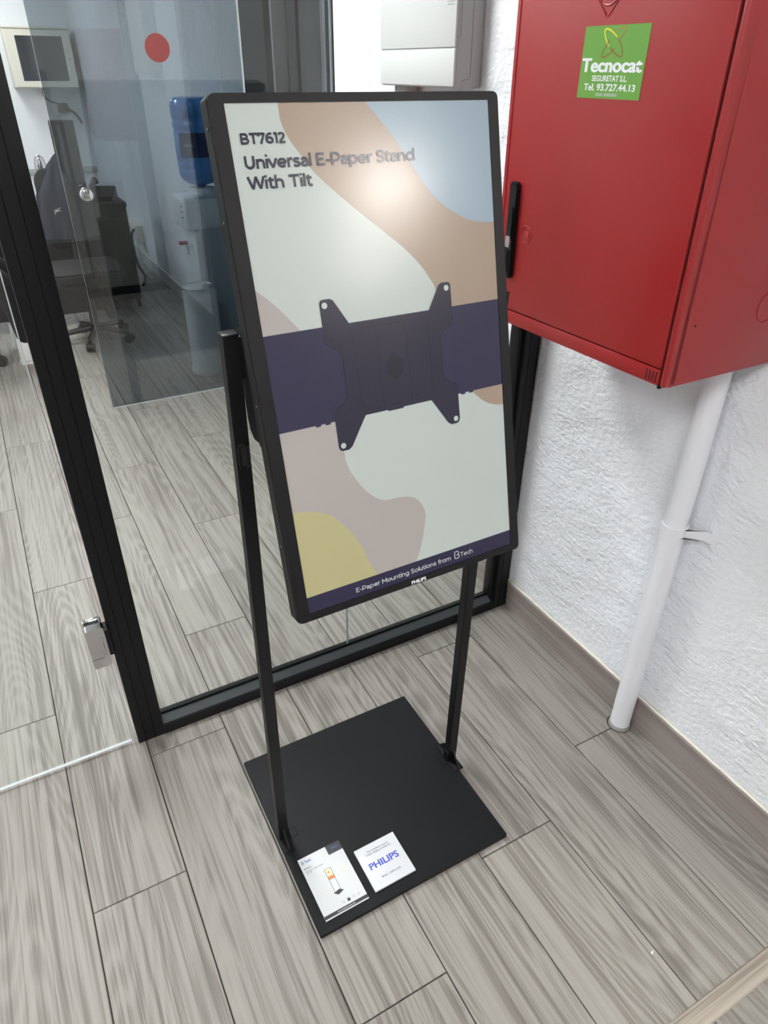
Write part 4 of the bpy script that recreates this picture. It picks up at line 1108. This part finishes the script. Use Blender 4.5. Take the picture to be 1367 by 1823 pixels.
# ------------------------------------------------------------------ seated person at the left end of the desk
office_chair('office_chair', 'black wheeled office chair under the seated person left of the post', (-1.62, 3.42, 0), R(8), M['fabric_black'])
pe = thing('person', 'seated person in black trousers and white trainers at the office desk', 'person', (-1.55, 3.45, 0))
def skin_obj(name, verts, edges, radii, m, root=0, sub=2):
    me = bpy.data.meshes.new(name)
    b_ = Vector(pe.location)
    me.from_pydata([tuple(Vector(v) - b_) for v in verts], edges, [])
    me.materials.append(m)
    o = bpy.data.objects.new(name, me); C.objects.link(o); o.parent = pe
    md = o.modifiers.new('skin', 'SKIN'); md.use_smooth_shade = True
    for i, r in enumerate(radii):
        sv = me.skin_vertices[0].data[i]
        sv.radius = (r, r) if not isinstance(r, tuple) else r
        sv.use_root = (i == root)
    sb_ = o.modifiers.new('subdivision', 'SUBSURF'); sb_.levels = sub; sb_.render_levels = sub
    return o
hx, hy, hz = -1.70, 3.43, 0.625
# body: one skin figure, pelvis to head with arms reaching to the desk
bv = [(hx, hy, hz), (hx - 0.01, hy, hz + 0.16), (hx + 0.01, hy, hz + 0.34), (hx + 0.02, hy, hz + 0.47), (hx + 0.04, hy, hz + 0.535), (hx + 0.055, hy, hz + 0.60), (hx + 0.075, hy, hz + 0.70),
      (hx + 0.02, hy + 0.16, hz + 0.43), (hx + 0.06, hy + 0.22, hz + 0.20), (hx + 0.20, hy + 0.20, hz + 0.12), (hx + 0.25, hy + 0.17, hz + 0.115),
      (hx + 0.02, hy - 0.16, hz + 0.43), (hx + 0.06, hy - 0.22, hz + 0.20), (hx + 0.20, hy - 0.18, hz + 0.12), (hx + 0.25, hy - 0.13, hz + 0.115)]
be = [(0, 1), (1, 2), (2, 3), (3, 4), (4, 5), (5, 6), (3, 7), (7, 8), (8, 9), (9, 10), (3, 11), (11, 12), (12, 13), (13, 14)]
br_ = [(0.10, 0.125), (0.085, 0.105), (0.09, 0.12), (0.06, 0.08), 0.050, (0.080, 0.068), (0.092, 0.072), 0.038, 0.036, 0.032, 0.026, 0.038, 0.036, 0.032, 0.026]
skin_obj('body', bv, be, br_, M['skin'])
skin_obj('jumper', bv[:3] + [(hx + 0.03, hy, hz + 0.505)] + [bv[7], bv[8], bv[9], bv[11], bv[12], bv[13]], [(0, 1), (1, 2), (2, 3), (3, 4), (4, 5), (5, 6), (3, 7), (7, 8), (8, 9)],
         [(0.135, 0.16), (0.115, 0.14), (0.122, 0.157), (0.075, 0.105), 0.085, 0.062, 0.044, 0.085, 0.062, 0.044], M['fabric_navy'])
for sy, wy in ((1, 0.16), (-1, -0.12)):
    wz = hz + 0.115
    for k in range(4):
        yy = hy + wy + (k - 1.5) * 0.019
        ln = (0.070, 0.080, 0.076, 0.060)[k]
        x = hx + 0.25 + 0.055
        skin_obj('finger', [(x - 0.03, yy, wz), (x + ln * 0.5, yy, wz + 0.004), (x + ln, yy, wz - 0.020)], [(0, 1), (1, 2)], [0.011, 0.0095, 0.008], M['skin'], sub=1)
    skin_obj('palm', [(hx + 0.23, hy + wy, wz), (hx + 0.28, hy + wy, wz), (hx + 0.315, hy + wy, wz)], [(0, 1), (1, 2)], [(0.030, 0.020), (0.042, 0.017), (0.040, 0.015)], M['skin'], sub=1)
    skin_obj('thumb', [(hx + 0.265, hy + wy - sy * 0.03, wz), (hx + 0.295, hy + wy - sy * 0.056, wz - 0.004), (hx + 0.325, hy + wy - sy * 0.066, wz - 0.012)], [(0, 1), (1, 2)], [0.013, 0.011, 0.009], M['skin'], sub=1)
# trousers
kl, ar = (-1.225, 3.70, 0.53), (-1.245, 3.70, 0.215)
kr, al = (-1.26, 3.33, 0.54), (-1.22, 3.36, 0.12)
skin_obj('trousers', [(hx, hy, hz), (hx + 0.02, hy + 0.10, hz - 0.005), kl, ar, (hx + 0.02, hy - 0.10, hz - 0.005), kr, al],
         [(0, 1), (1, 2), (2, 3), (0, 4), (4, 5), (5, 6)], [(0.125, 0.14), 0.098, 0.072, 0.052, 0.098, 0.072, 0.052], M['fabric_black'])
def shoe(x, y, rz):
    T = Matrix.Translation(Vector((x, y, 0)) - Vector(pe.location)) @ Matrix.Rotation(rz, 4, 'Z')
    rows = []
    bm = NB()
    for s, w, h in ((-0.070, 0.020, 0.075), (-0.062, 0.034, 0.165), (-0.02, 0.040, 0.180), (0.025, 0.040, 0.150), (0.08, 0.044, 0.072), (0.14, 0.046, 0.055), (0.185, 0.034, 0.044), (0.20, 0.018, 0.034)):
        row = []
        for k in range(11):
            a = math.pi * k / 10
            row.append(bm.verts.new((s, w * math.cos(a), 0.022 + (h - 0.022) * math.sin(a) ** 0.8)))
        rows.append(row)
    for a, b in zip(rows, rows[1:]):
        for k in range(10): bm.faces.new((a[k], a[k + 1], b[k + 1], b[k]))
    bm.faces.new(rows[0]); bm.faces.new(list(reversed(rows[-1])))
    bmesh.ops.recalc_face_normals(bm, faces=bm.faces[:])
    bmesh.ops.transform(bm, matrix=T, verts=bm.verts[:])
    so_ = finish('trainer', bm, M['shoe'], pe, 'all')
    bm = NB()
    oline = [(-0.076, 0.0), (-0.068, 0.028), (-0.02, 0.036), (0.06, 0.044), (0.14, 0.050), (0.19, 0.036), (0.207, 0.0)]
    prism(bm, oline + [(a, -b) for a, b in reversed(oline[1:-1])], 'z', 0.0, 0.026)
    bmesh.ops.transform(bm, matrix=T, verts=bm.verts[:]); finish('sole', bm, M['sole'], so_, True)
    bm = NB()
    for k in range(4): tube(bm, [(0.025 + k * 0.018, -0.022, 0.092 - k * 0.008), (0.028 + k * 0.018, 0.0, 0.104 - k * 0.009), (0.025 + k * 0.018, 0.022, 0.092 - k * 0.008)], 0.003, 6)
    bmesh.ops.transform(bm, matrix=T, verts=bm.verts[:]); finish('laces', bm, M['sole'], so_, True)
shoe(-1.235, 3.685, R(-12)); shoe(-1.215, 3.36, R(4))
# head details
def ell(name, c, r, m, seg=20):
    bm = NB(); bmesh.ops.create_uvsphere(bm, u_segments=seg, v_segments=seg // 2, radius=1.0)
    for v in bm.verts: v.co = Vector((c[0] + v.co.x * r[0], c[1] + v.co.y * r[1], c[2] + v.co.z * r[2])) - Vector(pe.location)
    return finish(name, bm, m, pe, 'all')
hc = (hx + 0.068, hy, hz + 0.665)
ell('hair', (hc[0] - 0.018, hc[1], hc[2] + 0.040), (0.098, 0.082, 0.085), M['hair'])
ell('nose', (hc[0] + 0.095, hc[1], hc[2] - 0.010), (0.018, 0.014, 0.022), M['skin'], 12)
for sy in (-1, 1):
    ell('ear', (hc[0] - 0.005, hc[1] + sy * 0.078, hc[2] - 0.005), (0.018, 0.010, 0.030), M['skin'], 12)
    ell('eye', (hc[0] + 0.080, hc[1] + sy * 0.030, hc[2] + 0.014), (0.008, 0.012, 0.008), M['hair'], 10)
ell('mouth', (hc[0] + 0.084, hc[1], hc[2] - 0.050), (0.006, 0.022, 0.006), M['tap_red'], 10)

# ------------------------------------------------------------------ stray paint chip on the planks
pc = thing('paint_chip', 'tiny white paint chip lying on the planks near the threshold strip', 'chip', (-0.4211, -1.0812, 0.0))
bm = NB(); prism(bm, [(-0.0042, -0.0012), (-0.001, -0.0026), (0.0036, 0.0012), (0.0042, 0.0032), (0.0012, 0.0016), (-0.0015, 0.0021)], 'z', 0.0002, 0.0012)
finish('chip_flake', bm, M['white_print'], pc)
